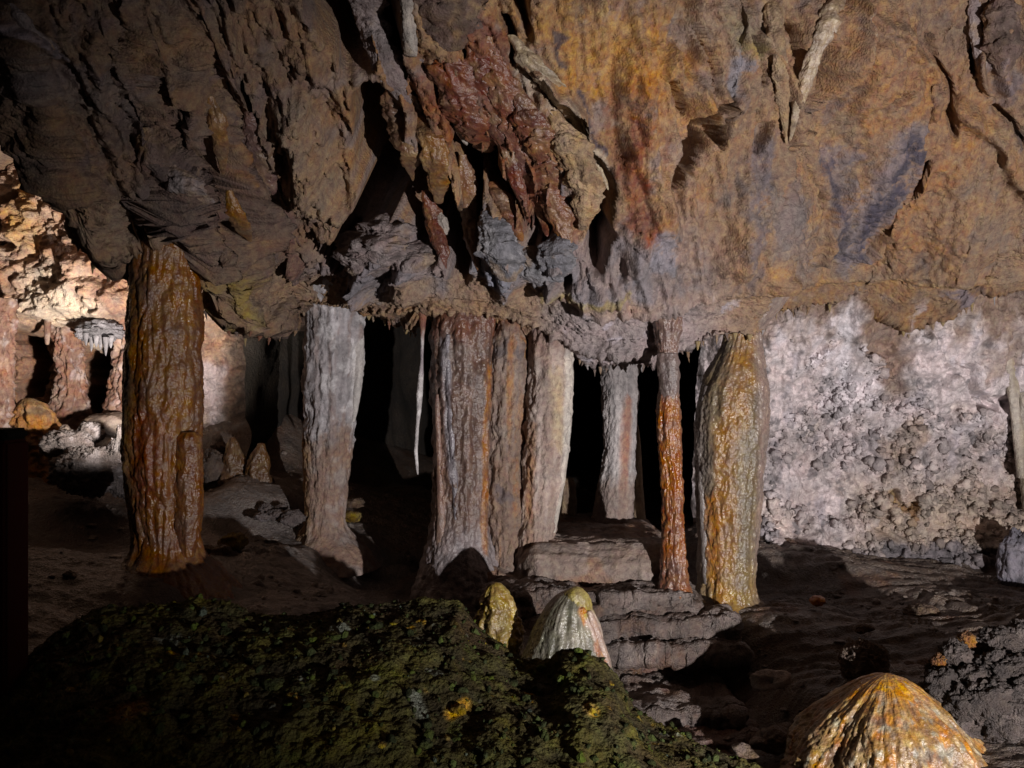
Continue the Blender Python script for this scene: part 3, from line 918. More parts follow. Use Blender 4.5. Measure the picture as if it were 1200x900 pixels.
def col_cluster_a(i):
    c = mix((0.11, 0.065, 0.05), (0.18, 0.12, 0.10), streaks(i, 12, .8))
    c = mix(c, (0.15, 0.055, 0.032), (1 - sstep(370, 420, i['py'])) * .8)
    c = mix(c, (0.22, 0.20, 0.22), stroke(i['px'], i['py'], [(524, 400), (527, 500), (535, 560)], 7, .3) * .8)
    c = mix(c, (0.33, 0.20, 0.15), stroke(i['px'], i['py'], [(514, 500), (520, 640)], 10, .3) * .7)
    c = mix(c, (0.31, 0.29, 0.31), sstep(600, 640, i['py']) * .5)
    c = mix(c, (0.32, 0.14, 0.05), stroke(i['px'], i['py'], [(573, 430), (568, 640)], 5, .3) * .8)
    return c, np.clip(0.55 - 0.4 * sstep(420, 620, i['py']), 0, 1)


brown_column = column('cave_column', 'thick dark brown wrinkled column, broadest of three fused side by side', 'column', 6.15,
       [(345, 504, 584), (368, 508, 580), (400, 505, 579), (450, 503, 579), (500, 507, 577), (550, 506, 576), (600, 507, 574), (625, 502, 575), (650, 496, 582), (680, 486, 592), (720, 474, 606)],
       col_cluster_a, M_WET, 180, 0.008, (8, .5, .12), (26, 8, .06), .13, .03, 3)


def col_cluster_b(i):
    c = mix((0.22, 0.15, 0.115), (0.30, 0.225, 0.19), streaks(i, 8, 1.0))
    c = mix(c, (0.10, 0.09, 0.10), stroke(i['px'], i['py'], [(582, 412), (612, 412)], 14, .2) * .7)
    c = mix(c, (0.22, 0.08, 0.035), (1 - sstep(375, 396, i['py'])) * .85)
    c = mix(c, (0.34, 0.16, 0.06), streaks(i, 10, .6, 3, .1, .35) * .7)
    c = mix(c, (0.12, 0.10, 0.11), stroke(i['px'], i['py'], [(585, 575), (600, 582)], 10, .2) * .7)
    return c, 0.25 + 0 * i['h']


column('cave_column', 'slim tan column with dark shoulder, wedged between two thicker fused columns', 'column', 6.2,
       [(345, 582, 618), (372, 584, 613), (388, 580, 615), (402, 574, 619), (425, 572, 621), (480, 574, 619), (540, 571, 615), (572, 570, 614), (580, 567, 618),
        (640, 571, 614), (690, 570, 620), (720, 568, 624)],
       col_cluster_b, M_CALC, 130, 0.008, (8, .9, .10), (11, 4, .08), .20, .025, 4)


def col_cluster_c(i):
    c = mix((0.32, 0.235, 0.20), (0.44, 0.35, 0.31), streaks(i, 10, .8))
    c = mix(c, (0.50, 0.38, 0.24), stroke(i['px'], i['py'], [(650, 440), (655, 520)], 14, .1) * .7)
    c = mix(c, (0.62, 0.56, 0.50), sstep(658, 664, i['px'] + 8 * sstep(500, 600, i['py']) + 0 * i['h']) * .85)
    c = mix(c, (0.20, 0.12, 0.10), (1 - sstep(395, 425, i['py'])) * .75)
    c = mix(c, (0.30, 0.15, 0.07), stroke(i['px'], i['py'], [(622, 500), (618, 680)], 8, .2) * .8)
    c = mix(c, (0.26, 0.19, 0.16), sstep(590, 640, i['py']) * .7)
    c = mix(c, (0.34, 0.17, 0.08), sstep(640, 670, i['py']) * blot(i, 8, 3) * .8)
    return c, 0.2 + 0 * i['h']


pale_column = column('cave_column', 'pale fused column with a white fin down its edge, next to the black gap', 'column', 6.15,
       [(350, 618, 674), (375, 621, 670), (400, 619, 671), (440, 617, 673), (500, 614, 669), (560, 612, 661), (600, 609, 654), (625, 607, 650), (650, 602, 646), (690, 596, 642), (720, 590, 650)],
       col_cluster_c, M_CALC, 160, 0.008, (9, .7, .10), (10, 4, .07), .18, .022, 5)


def col_hourglass(i):
    c = mix((0.36, 0.33, 0.33), (0.56, 0.51, 0.50), streaks(i, 9, 1.0))
    c = mix(c, (0.36, 0.17, 0.11), stroke(i['px'], i['py'], [(733, 470), (729, 560), (726, 620)], 9, .2) * .85)
    c = mix(c, (0.27, 0.20, 0.17), sstep(545, 575, i['py'] + 12 * fbm(i['p'] * 6, 2, .5, 4)) * .85)
    c = mix(c, (0.20, 0.17, 0.17), (1 - sstep(450, 485, i['py'])) * .55)
    return c, 0.2 + 0 * i['h']


column('cave_column', 'white and rust hourglass-shaped column set back in the gap above the flowstone block', 'column', 7.05,
       [(400, 700, 752), (424, 704, 747), (440, 703, 747), (470, 705, 748), (520, 707, 745), (545, 705, 744), (570, 699, 744), (600, 695, 742), (622, 692, 744), (645, 690, 748)],
       col_hourglass, M_CALC, 130, 0.009, (11, .9, .10), (12, 3, .06), .10, .06, 6)


def col_tan(i):
    c = mix((0.30, 0.22, 0.15), (0.22, 0.15, 0.10), streaks(i, 12, 1.5))
    return c, 0.2 + 0 * i['h']


column('stalagmite', 'slim tan stalagmite against the flank of the hourglass column', 'stalagmite', 7.13,
       [(498, 744, 748), (520, 743, 751), (560, 742, 753), (600, 742, 756), (622, 740, 757), (645, 740, 758)], col_tan, M_CALC, 60, 0.01, (14, 1.5, .12), (0, 0, 0), .1, .04, 7)
column('stalagmite', 'short brown stalagmite stump half hidden behind the pale fused column', 'stalagmite', 7.2,
       [(560, 660, 672), (570, 657, 675), (590, 657, 676), (612, 656, 676), (640, 654, 678)], col_tan, M_CALC, 60, 0.01, (14, 3, .08), (0, 0, 0), .1, .04, 8)


def col_rust(i):
    c = mix((0.22, 0.075, 0.025), (0.30, 0.115, 0.032), streaks(i, 14, 1.2))
    c = mix(c, (0.15, 0.06, 0.035), blot(i, 8, 3) * .6)
    c = mix(c, (0.17, 0.12, 0.11), (1 - sstep(455, 485, i['py'])) * .8)
    c = mix(c, (0.16, 0.075, 0.05), sstep(640, 660, i['py']) * .6)
    return c, 0.85 + 0 * i['h']


rust_column = column('cave_column', 'thin rust-orange wet column at the end of the flowstone block', 'column', 5.75,
       [(372, 764, 800), (395, 769, 796), (420, 772, 793), (450, 774, 794), (480, 770, 797), (500, 770, 798), (540, 773, 800), (600, 776, 802), (650, 774, 805), (680, 774, 807), (688, 772, 809), (695, 769, 812), (700, 770, 811)],
       col_rust, M_WET, 120, 0.0075, (13, .8, .24), (20, 3.5, .16), .16, .06, 9)


def col_spindle(i):
    px, py = i['px'], i['py']
    c = mix((0.14, 0.105, 0.065), (0.21, 0.16, 0.10), streaks(i, 8, .8))
    cx = np.interp(py, [390, 450, 520, 640, 712], [868, 858, 845, 842, 840])
    k = 1 - sstep(6, 22, np.abs(px - cx) + 10 * fbm(i['p'] * np.array([9, 9, 2]), 3, .5, 6))
    c = mix(c, (0.30, 0.135, 0.03), k * .6)
    c = mix(c, (0.36, 0.15, 0.03), stroke(px, py, [(828, 585), (830, 640), (832, 690)], 14, .1) * .85)
    c = mix(c, (0.20, 0.17, 0.16), (1 - sstep(816, 832, px)) * .8 * sstep(440, 500, py))
    c = mix(c, (0.30, 0.22, 0.20), sstep(873, 886, px) * .7)
    c = mix(c, (0.25, 0.16, 0.05), sstep(650, 690, py) * .5)
    return c, 0.8 + 0 * i['h']


spindle_column = column('cave_column', 'thick wet spindle-shaped column streaked orange and olive, in front of the white wall', 'column', 6.15,
       [(340, 806, 930), (365, 824, 912), (380, 840, 899), (390, 849, 892), (400, 847, 892), (415, 841, 894), (430, 831, 896), (450, 822, 899), (475, 816, 900), (500, 813, 899), (530, 813, 896), (580, 816, 892),
        (640, 818, 887), (685, 818, 884), (702, 813, 890), (714, 802, 902), (724, 788, 918), (744, 770, 940)],
       col_spindle, M_WET, 200, 0.0075, (8, .5, .08), (24, 7, .055), .08, .035, 10)


def col_white_thin(i):
    c = mix((0.50, 0.46, 0.46), (0.70, 0.66, 0.66), blot(i, 12, 2))
    c = mix(c, (0.28, 0.10, 0.05), (1 - sstep(385, 402, i['py'])))
    c = mix(c, (0.26, 0.21, 0.24), sstep(402, 410, i['py']) * (1 - sstep(425, 440, i['py'])) * .8)
    return c, 0.4 + 0 * i['h']


column('stalactite', 'thin white drinking-straw stalactite with a bulge, hanging beside the dark brown column', 'stalactite', 6.05,
       [(352, 490, 501), (372, 491, 500), (395, 493, 497), (425, 492.5, 496), (440, 490, 496.5), (462, 487.5, 495.5), (480, 488, 494), (500, 487, 491), (530, 485, 489.5), (548, 487, 490.5), (556, 489, 490.4)],
       col_white_thin, M_CALC, 28, 0.006, (20, 2, .08), (0, 0, 0), .15, .05, 11)


# ------------------------------------------------------------------ foot of the columns: block, ledges
def slab(name, Y0, Y1, pxa, pxb, py_top, py_bot, colfn, mat, seed, label=None, cat=None, parent=None, round_=0.5, nx=None, skew=0.0, rough=.03, lay=0.0, group=None, taper=0.0, wob=0.0):
    """water-worn block: front face at Y0 between pixel rows py_top and py_bot, going back to Y1"""
    za, zb = CZ - (py_top - 450) / F * Y0, CZ - (py_bot - 450) / F * Y0
    xa, xb = (pxa - 600) / F * Y0, (pxb - 600) / F * Y0
    nx = nx or max(24, int((xb - xa) / 0.009))
    u = np.linspace(0, 1, nx)
    # section: bottom front -> up the front -> over the top -> back
    hh = max(za - zb, .02)
    front = np.linspace(0, 1, max(10, int(hh / .008)))
    topn = np.linspace(0, 1, max(10, int((Y1 - Y0) / .012)))[1:]
    sy = np.concatenate([0.25 * hh * (1 - np.sqrt(np.clip(1 - (2 * front - 1) ** 2, 0, 1))) * round_ * 2, topn * (Y1 - Y0)])
    sz = np.concatenate([zb + hh * front, np.full(len(topn), za)])
    sy[len(front):] = np.maximum(sy[len(front):], sy[len(front) - 1] + 0 * sy[len(front):])
    m = len(sy)
    Uf, K = np.meshgrid(u, np.arange(m), indexing='ij')
    x = xa + (xb - xa) * Uf
    e = np.clip(np.minimum(Uf, 1 - Uf) * (xb - xa) / max(0.35 * hh + .03, .02), 0, 1)
    er = np.sqrt(np.clip(1 - (1 - e) ** 2, 0, 1))
    y = Y0 + sy[K] + (1 - er) * 0.25 * (Y1 - Y0) + skew * (x - xa)
    wq = np.stack([x.ravel() * 3.0, 0 * x.ravel(), 0 * x.ravel()], 1)
    y = y + (wob * fbm(wq, 4, .6, seed + 411)).reshape(x.shape)
    z = zb + (sz[K] - zb) * (0.15 + .85 * er) - taper * Uf
    P3 = np.stack([x, y, z], 2)
    N = grid_normals(P3).reshape(-1, 3)
    if np.mean(N[:, 1]) > 0:
        N = -N
    p = P3.reshape(-1, 3)
    d = rough * fbm(p * np.array([3, 6, 6]), 4, .55, seed + 400) * 2 + rough * .35 * fbm(p * 26, 3, .6, seed + 401)
    if lay:
        d = d + lay * ridged(np.stack([p[:, 0] * 1.2, p[:, 1] * 3, p[:, 2] * 16 + .6 * perlin(p * 3, seed)], 1), 2, .5, seed + 403)
    d = d + 0.25 * rough * ridged(p * np.array([9, 9, 12]), 3, .5, seed + 404)
    V = p + N * d[:, None]
    base = np.array([(xa + xb) / 2, Y0, zb])
    i = dict(p=V, seed=seed, px=600 + F * V[:, 0] / V[:, 1], py=450 - F * (V[:, 2] - CZ) / V[:, 1], h=(V[:, 2] - zb) / hh)
    col, wet = colfn(i)
    me = raw_mesh(name, V - base, grid_faces(nx, m), col, wet)
    return link(name, me, mat, base, parent, label, cat, group)


def col_block(i):
    c = mix((0.24, 0.18, 0.15), (0.31, 0.24, 0.21), blot(i, 5, 1))
    c = mix(c, (0.27, 0.14, 0.08), sstep(.1, .3, fbm(i['p'] * 3, 3, .5, 7)) * .6)
    return c, 0.3 + 0 * i['h']


def col_ledge(i):
    c = mix((0.12, 0.09, 0.078), (0.20, 0.16, 0.145), blot(i, 4, 1, -.2, .3))
    c = mix(c, (0.13, 0.065, 0.04), streaks(i, 6, 2, 5, .1, .35) * .5)
    return c, 0.45 + 0 * i['h']


def col_redledge(i):
    c = mix((0.12, 0.06, 0.04), (0.18, 0.12, 0.10), blot(i, 6, 1, -.2, .3))
    return c, 0.5 + 0 * i['h']


slab('flowstone_block', 5.86, 7.3, 600, 812, 641, 718, col_block, M_CALC, 21, 'low pinkish-brown flowstone block between the pale column and the rust column', 'flowstone block', round_=.8, rough=.03, wob=.06)
slab('flowstone_apron', 6.0, 6.5, 492, 672, 664, 716, col_block, M_CALC, 26, 'lumpy flowstone apron spreading from the feet of the three fused columns', 'flowstone', round_=1.0, rough=.06, wob=.1)
for k, (Y0, Y1, a, b, t, bt, fn, sk) in enumerate([
        (5.60, 6.5, 560, 822, 696, 714, col_ledge, 0.0), (5.57, 6.3, 590, 836, 711, 733, col_ledge, .03), (5.50, 6.2, 600, 868, 729, 747, col_ledge, 0.0), (5.52, 6.2, 640, 850, 744, 760, col_ledge, .02), (5.44, 6.1, 610, 880, 757, 776, col_ledge, -.02),
        (5.56, 6.1, 600, 920, 772, 845, col_redledge, 0), (4.95, 5.6, 735, 875, 836, 858, col_ledge, 0.05), (4.75, 5.2, 780, 905, 872, 905, col_redledge, .1),
        (5.1, 5.7, 850, 960, 846, 868, col_redledge, .0)]):
    slab('rock_ledge', Y0, Y1, a, b, t, bt, fn, M_MUD, 30 + k * 5, parent=cave_floor, round_=.6, rough=.05, lay=.016, skew=sk, wob=.16)


# ------------------------------------------------------------------ rocks, stones, boulders
def unit_sphere(n=24, m=36):
    a = np.linspace(0, np.pi, n)
    b = np.linspace(0, 2 * np.pi, m, endpoint=False)
    A, Bb = np.meshgrid(a, b, indexing='ij')
    V = np.stack([np.sin(A) * np.cos(Bb), np.sin(A) * np.sin(Bb), -np.cos(A)], 2).reshape(-1, 3)
    return V, grid_faces(n, m, True)


def rock(name, centre, size, colfn, mat, seed, label=None, cat=None, parent=None, n=40, rough=.25, lump=0.0, lf=3.0, facet=0.0, group=None, sink=0.0, rotz=0.0):
    V, Fq = unit_sphere(n, int(n * 1.5))
    s = np.asarray(size, float)
    q = V * 1.3 + seed * 5.1
    d = rough * fbm(q * 1.3, 4, .55, seed + 500) * 1.6
    if facet:
        for k in range(9):
            nv = np.random.default_rng(seed * 31 + k).normal(size=3)
            nv /= np.linalg.norm(nv)
            dd = V @ nv
            d = d - facet * np.clip(dd - 0.62, 0, 1)
    if lump:
        a, e = lumps(q * lf, seed + 501)
        d = d + lump * (a * e - .4)
        a, e = lumps(q * lf * 2.3, seed + 502)
        d = d + lump * .4 * (a * e - .4)
    P3 = V * (1 + d[:, None]) * s
    if rotz:
        cs, sn = math.cos(rotz), math.sin(rotz)
        P3 = np.stack([P3[:, 0] * cs - P3[:, 1] * sn, P3[:, 0] * sn + P3[:, 1] * cs, P3[:, 2]], 1)
    c = np.asarray(centre, float)
    Wd = P3 + c
    i = dict(p=Wd, seed=seed, h=(V[:, 2] + 1) / 2, d=d, px=600 + F * Wd[:, 0] / Wd[:, 1], py=450 - F * (Wd[:, 2] - CZ) / Wd[:, 1])
    col, wet = colfn(i)
    me = raw_mesh(name, P3, Fq, col, wet)
    return link(name, me, mat, c, parent, label, cat, group)


# ------------------------------------------------------------------ mossy mound in front
crest = np.array([(-400, 930, 3.3), (-150, 870, 3.5), (-10, 826, 3.7), (22, 778, 3.8), (55, 742, 3.9), (100, 712, 4.0), (130, 705, 4.0), (200, 703, 4.1), (262, 698, 4.15),
                  (300, 712, 4.15), (345, 716, 4.15), (400, 702, 4.2), (480, 699, 4.25), (540, 702, 4.25), (565, 728, 4.2), (600, 762, 4.1), (640, 770, 4.05), (660, 757, 4.0), (684, 752, 4.0),
                  (710, 770, 3.95), (735, 808, 3.9), (765, 838, 3.85), (800, 852, 3.8), (845, 872, 3.75), (890, 893, 3.7), (960, 960, 3.6)], float)
cw = np.array([W(*r) for r in crest])
MY = 2.3


def mound_z(x, u):
    yc = smooth_interp(x, cw[:, 0], cw[:, 1], .03)
    zc = smooth_interp(x, cw[:, 0], cw[:, 2], .012) - .02
    zs = smooth_interp(x, cw[:, 0], cw[:, 2], .32) - .03
    zc = zc + (zs - zc) * sstep(0.04, 0.45, -u)
    y = np.where(u < 0, yc + u * (yc - MY), yc + u * 0.9)
    run = yc - y
    z = np.where(u < 0, zc - 0.10 * run - 0.13 * run ** 2, zc - 1.3 * (y - yc) ** 1.15 * (u > 0))
    return y, z


def build_mound():
    xs = np.concatenate([np.linspace(-4.3, -2.6, 60), np.linspace(-2.59, 1.3, 520)])
    us = np.concatenate([np.linspace(-1, -.75, 16)[:-1], np.linspace(-.75, 0.12, 250)[:-1], np.linspace(.12, 1, 40)])
    X, U = np.meshgrid(xs, us, indexing='ij')
    n, m = X.shape
    x, u = X.ravel(), U.ravel()
    y, z = mound_z(x, np.where(np.abs(u) < 1e-9, 1e-9, u))
    p = np.stack([x, y, z], 1).astype(np.float32)
    N = grid_normals(p.reshape(n, m, 3)).reshape(-1, 3)
    if N[:, 2].mean() < 0:
        N = -N
    b1 = fbm(p * 2.6, 4, .55, 601)
    b2 = fbm(p * 9, 4, .6, 605)
    a1, e1 = lumps(p * 14 + b1[:, None], 611)
    a2, e2 = lumps(p * 36 + b2[:, None], 613)
    a3, e3 = lumps(p * 80, 615)
    d = 0.055 * b1 + 0.03 * b2 + 0.02 * a1 + 0.009 * a2 * e2 + 0.002 * a3 - .02
    V = p + N * d[:, None]
    px, py = pix(V)
    c = mix((0.022, 0.019, 0.010), (0.046, 0.045, 0.014), sstep(-.25, .25, b1 + .4 * b2))
    c = mix(c, (0.05, 0.06, 0.018), sstep(.1, .35, fbm(p * 4, 4, .6, 621)) * .6)
    c = mix(c, (0.035, 0.026, 0.016), sstep(.1, .35, fbm(p * 3.2, 3, .6, 625)) * .6)
    yl = sstep(.36, .48, fbm(p * 8, 3, .6, 631))
    c = mix(c, (0.22, 0.15, 0.025), yl * .8)
    c = mix(c, (0.10, 0.12, 0.11), sstep(.36, .45, fbm(p * 6, 3, .6, 635)) * .7)
    c = mix(c, (0.15, 0.09, 0.025), stroke(px, py, [(135, 840), (165, 828)], 14, .3) * .7)
    c = mix(c, (0.30, 0.20, 0.03), stroke(px, py, [(528, 836), (545, 826)], 11, .3) * .9)
    c = mix(c, (0.28, 0.18, 0.03), stroke(px, py, [(690, 830), (696, 834)], 9, .3) * .9)
    c = mix(c, (0.14, 0.17, 0.15), stroke(px, py, [(485, 815), (495, 838)], 10, .2) * .8)
    c = c * np.array([1.9, 1.7, 1.5])
    wet = np.clip(.35 + .6 * b2, 0.02, .8)
    base = np.array([-.8, 3.6, 0.0])
    me = raw_mesh('mossy_mound', V - base, grid_faces(n, m), c, wet)
    o = link('mossy_mound', me, M_MOSS, base, None, 'dark green mossy earth mound with crumbly surface in front of the columns', 'mound')
    return o, V.reshape(n, m, 3), N.reshape(n, m, 3), us


mound, mV, mN, mus = build_mound()

ICO = None


def ico():
    global ICO
    if ICO is None:
        import bmesh
        bm = bmesh.new()
        bmesh.ops.create_icosphere(bm, subdivisions=1, radius=1)
        V = np.array([v.co[:] for v in bm.verts])
        T = np.array([[v.index for v in f.verts] for f in bm.faces])
        bm.free()
        ICO = (V, T)
    return ICO


def scatter_clods():
    V0, T0 = ico()
    n, m, _ = mV.shape
    K = 2200
    ii = rng.integers(62, n - 1, K)
    jj = rng.integers(20, int(m * .9), K)
    Vs, Ts, Cs = [], [], []
    for k in range(K):
        s = 0.004 + 0.017 * rng.random() ** 4
        jit = 1 + .35 * rng.normal(size=(len(V0), 1))
        v = V0 * np.clip(jit, .5, 1.5) * s * (0.7 + .6 * rng.random(3)) + mV[ii[k], jj[k]] + mN[ii[k], jj[k]] * s * .3
        Vs.append(v)
        Ts.append(T0 + k * len(V0))
        t = rng.random()
        cc = np.array((0.03, 0.036, 0.013)) * (0.6 + 1.2 * rng.random())
        if t > .975:
            cc = np.array((0.20, 0.15, 0.03)) * (0.5 + .6 * rng.random())
        elif t > .93:
            cc = np.array((0.09, 0.11, 0.08)) * (.5 + .7 * rng.random())
        elif t > .6:
            cc = np.array((0.055, 0.07, 0.016)) * (.6 + .8 * rng.random())
        Cs.append(np.repeat(cc[None] * 1.1, len(V0), 0))
    base = np.array([-.8, 3.6, 0.0])
    me = raw_mesh('earth_clods', np.vstack(Vs) - base, None, np.vstack(Cs), 0.2 + 0 * np.vstack(Vs)[:, 0], np.vstack(Ts))
    link('earth_clods', me, M_MOSS, base, mound, kind='stuff')


scatter_clods()


def c_moss_stone(i):
    return mix((0.03, 0.034, 0.014), (0.07, 0.075, 0.025), blot(i, 9, 1)), 0.25 + 0 * i['h']


def c_ochre_stone(i):
    return mix((0.16, 0.10, 0.02), (0.30, 0.21, 0.04), blot(i, 14, 1)), 0.25 + 0 * i['h']


def mound_at(px, py):
    q = mV.reshape(-1, 3)
    a, b = pix(q)
    k = np.argmin((a - px) ** 2 + (b - py) ** 2)
    return q[k]


for k, (px, py, w, h, f) in enumerate([(320, 802, 17, 8, c_moss_stone), (345, 840, 18, 6, c_moss_stone), (300, 800, 8, 9, c_moss_stone), (160, 757, 8, 8, c_moss_stone), (233, 760, 6, 5, c_moss_stone),
                                       (537, 831, 11, 8, c_ochre_stone), (693, 832, 8, 6, c_ochre_stone), (446, 872, 6, 5, c_ochre_stone), (278, 855, 5, 5, c_ochre_stone), (715, 801, 5, 5, c_ochre_stone),
                                       (440, 733, 9, 7, c_moss_stone), (600, 800, 8, 6, c_moss_stone), (500, 870, 9, 7, c_moss_stone), (390, 790, 9, 7, c_moss_stone), (210, 780, 9, 7, c_moss_stone),
                                       (640, 845, 8, 6, c_moss_stone), (265, 740, 9, 6, c_moss_stone), (110, 790, 10, 8, c_moss_stone), (560, 880, 8, 6, c_moss_stone), (740, 870, 7, 6, c_moss_stone)]):
    q = mound_at(px, py)
    sc = q[1] / F
    rock('stone', q - np.array([0, 0, .004]), (w * sc, w * sc * .9, h * sc), f, M_MOSS, 700 + k, parent=mound, n=16, rough=.3, facet=.5)


# ------------------------------------------------------------------ stalagmites behind the mound, golden dome
def col_yellow(i):
    c = mix((0.24, 0.16, 0.035), (0.34, 0.24, 0.07), streaks(i, 9, 4))
    c = mix(c, (0.22, 0.15, 0.05), blot(i, 12, 3, .05, .3) * .7)
    return c, 0.6 + 0 * i['h']


column('stalagmite', 'small lumpy yellow stalagmite poking up behind the mossy mound', 'stalagmite', 5.05,
       [(684, 574, 588), (692, 568, 594), (702, 562, 600), (712, 566, 604), (722, 560, 606), (740, 560, 611), (775, 556, 616), (810, 552, 620)], col_yellow, M_WET, 90, .006, (9, 4, .16), (12, 9, .16), .32, .06, 41, point=True)


def col_grooved(i):
    px, py = i['px'], i['py']
    c = mix((0.13, 0.12, 0.085), (0.24, 0.22, 0.175), streaks(i, 16, 2))
    c = mix(c, (0.14, 0.14, 0.10), streaks(i, 20, 2, 7, .1, .3) * .6)
    c = mix(c, (0.42, 0.33, 0.06), stroke(px, py, [(672, 690), (684, 702), (690, 715)], 11, .2) * .8)
    c = mix(c, (0.45, 0.19, 0.06), stroke(px, py, [(680, 712), (682, 718)], 7, .2) * .85)
    c = mix(c, (0.55, 0.42, 0.36), stroke(px, py, [(690, 720), (702, 745), (712, 772)], 9, .3) * .9)
    c = mix(c, (0.42, 0.17, 0.07), stroke(px, py, [(696, 745), (704, 765), (710, 775)], 5, .3) * .8)
    return c, 0.7 + 0 * i['h']


grooved_stalagmite = column('stalagmite', 'grooved grey-olive stalagmite with yellow and orange cap behind the mossy mound', 'stalagmite', 4.85,
       [(692, 664, 684), (697, 653, 688), (708, 642, 692), (725, 631, 700), (745, 622, 708), (770, 612, 715), (800, 602, 722), (840, 594, 730)], col_grooved, M_WET, 170, .0055, (13, 1.4, .085), (14, 3, .05), .07, .018, 42, point=True)


def col_dome(i):
    c = mix((0.27, 0.15, 0.05), (0.38, 0.25, 0.11), streaks(i, 15, 1.5))
    c = mix(c, (0.44, 0.18, 0.035), streaks(i, 11, 1.0, 5, .02, .25) * .8)
    c = mix(c, (0.32, 0.31, 0.25), streaks(i, 18, 1.2, 11, .12, .3) * .7)
    c = mix(c, (0.18, 0.10, 0.05), streaks(i, 24, 2.0, 13, .05, .25) * .8)
    c = mix(c, (0.48, 0.22, 0.03), (1 - sstep(800, 815, i['py'])) * .8) * .85
    c = mix(c, (0.40, 0.34, 0.25), streaks(i, 13, 1.2, 21, .12, .32) * .4)
    return c, 0.42 + 0 * i['h']


golden_dome = column('stalagmite', 'broad golden dome stalagmite with vertical flow grooves beside the walkway', 'stalagmite', 4.3,
       [(794, 1024, 1054), (798, 1012, 1068), (806, 1000, 1082), (817, 986, 1096), (830, 968, 1113), (853, 946, 1134), (875, 930, 1150), (900, 917, 1163), (960, 905, 1180), (1040, 890, 1205)],
       col_dome, M_WET, 330, .0045, (16, 1.6, .022), (22, 5, .045), .16, .03, 43, point=True)


# ------------------------------------------------------------------ dark knobbly rock, right
def c_knob(i):
    c = mix((0.045, 0.034, 0.03), (0.085, 0.066, 0.06), blot(i, 7, 1))
    return c, 0.4 + 0 * i['h']


def c_knob_orange(i):
    return mix((0.15, 0.065, 0.02), (0.20, 0.10, 0.03), blot(i, 12, 1)), 0.4 + 0 * i['h']


kY = 4.6
kn_root = rock('knobbly_rock', W(1190, 850, kY + .15), (0.42, .35, .33), c_knob, M_POP, 801, 'dark knobbly rock of rounded lumps beside the golden dome', 'rock', n=60, rough=.12, lump=.12, lf=3.5)
for k, (px, py, r, dy) in enumerate([(1120, 770, 16, -.2), (1148, 762, 13, -.1), (1172, 752, 20, -.1), (1198, 750, 18, -.1), (1112, 808, 22, -.25), (1140, 795, 17, -.3), (1165, 785, 20, -.25),
                                     (1190, 790, 20, -.3), (1135, 825, 20, -.35), (1160, 822, 22, -.38), (1188, 830, 22, -.4), (1098, 785, 10, -.1), (1205, 808, 16, -.38), (1175, 850, 20, -.4), (1130, 850, 16, -.35),
                                     (1220, 780, 22, -.2), (1230, 830, 24, -.35), (1092, 806, 8, -.1)]):
    Y = kY + dy
    sc = Y / F
    rock('knob', W(px, py, Y), (1.3 * r * sc * (0.8 + .5 * rng.random()), r * sc, r * sc * (0.9 + .35 * rng.random())), c_knob, M_POP, 810 + k, parent=kn_root, n=34, rough=.28, lump=.22, lf=3.2)
for k, (px, py, r, dy) in enumerate([(1133, 750, 10, -.15), (1101, 775, 9, -.2)]):
    Y = kY + dy
    sc = Y / F
    rock('knob', W(px, py, Y), (r * sc, r * sc, r * sc), c_knob_orange, M_POP, 840 + k, parent=kn_root, n=32, rough=.3, lump=.25, lf=4)['label'] = 'orange stained knob'


def c_grit(i):
    c = mix((0.11, 0.07, 0.045), (0.18, 0.13, 0.10), blot(i, 10, 1))
    return c, 0.35 + 0 * i['h']


def c_pale(i):
    return mix((0.30, 0.25, 0.23), (0.40, 0.35, 0.33), blot(i, 9, 1)), 0.15 + 0 * i['h']


def c_orange(i):
    return mix((0.36, 0.12, 0.02), (0.30, 0.09, 0.02), blot(i, 9, 1)), 0.6 + 0 * i['h']


def c_bluegrey(i):
    return mix((0.15, 0.14, 0.17), (0.22, 0.20, 0.23), streaks(i, 3, 18)), 0.2 + 0 * i['h']


def at_floor(px, Y, dz=0.0):
    x = (px - 600) / F * Y
    return np.array([x, Y, float(floor_z(np.array([x]), np.array([Y]))[0]) + dz])


rock('boulder', W(1012, 778, 4.95), (0.13, .12, .13), c_grit, M_POP, 851, 'upright gritty brown rock on the wet floor behind the golden dome', 'rock', n=60, rough=.22, lump=.14, lf=5)
rock('stone', W(958, 704, 5.9), (0.05, .05, .035), c_orange, M_WET, 852, 'small bright orange stone on the wet floor by the spindle column', 'stone', n=24, rough=.2)
rock('stone', W(906, 800, 4.95), (0.13, .07, .075), c_pale, M_CALC, 853, 'pale angular triangular stone lying in the shadow below the ledges', 'stone', n=30, rough=.2, facet=1.3)
rock('boulder', W(1192, 662, 6.6), (0.13, .14, .26), c_bluegrey, M_CALC, 854, 'blue-grey banded boulder at the foot of the white wall', 'boulder', n=56, rough=.3, lump=.08, lf=4)
rock('stone', W(1082, 718, 5.9), (0.11, .10, .055), c_grit, M_POP, 855, 'low gritty stone lying on the layered floor near the white wall', 'stone', n=30, rough=.3, lump=.2)
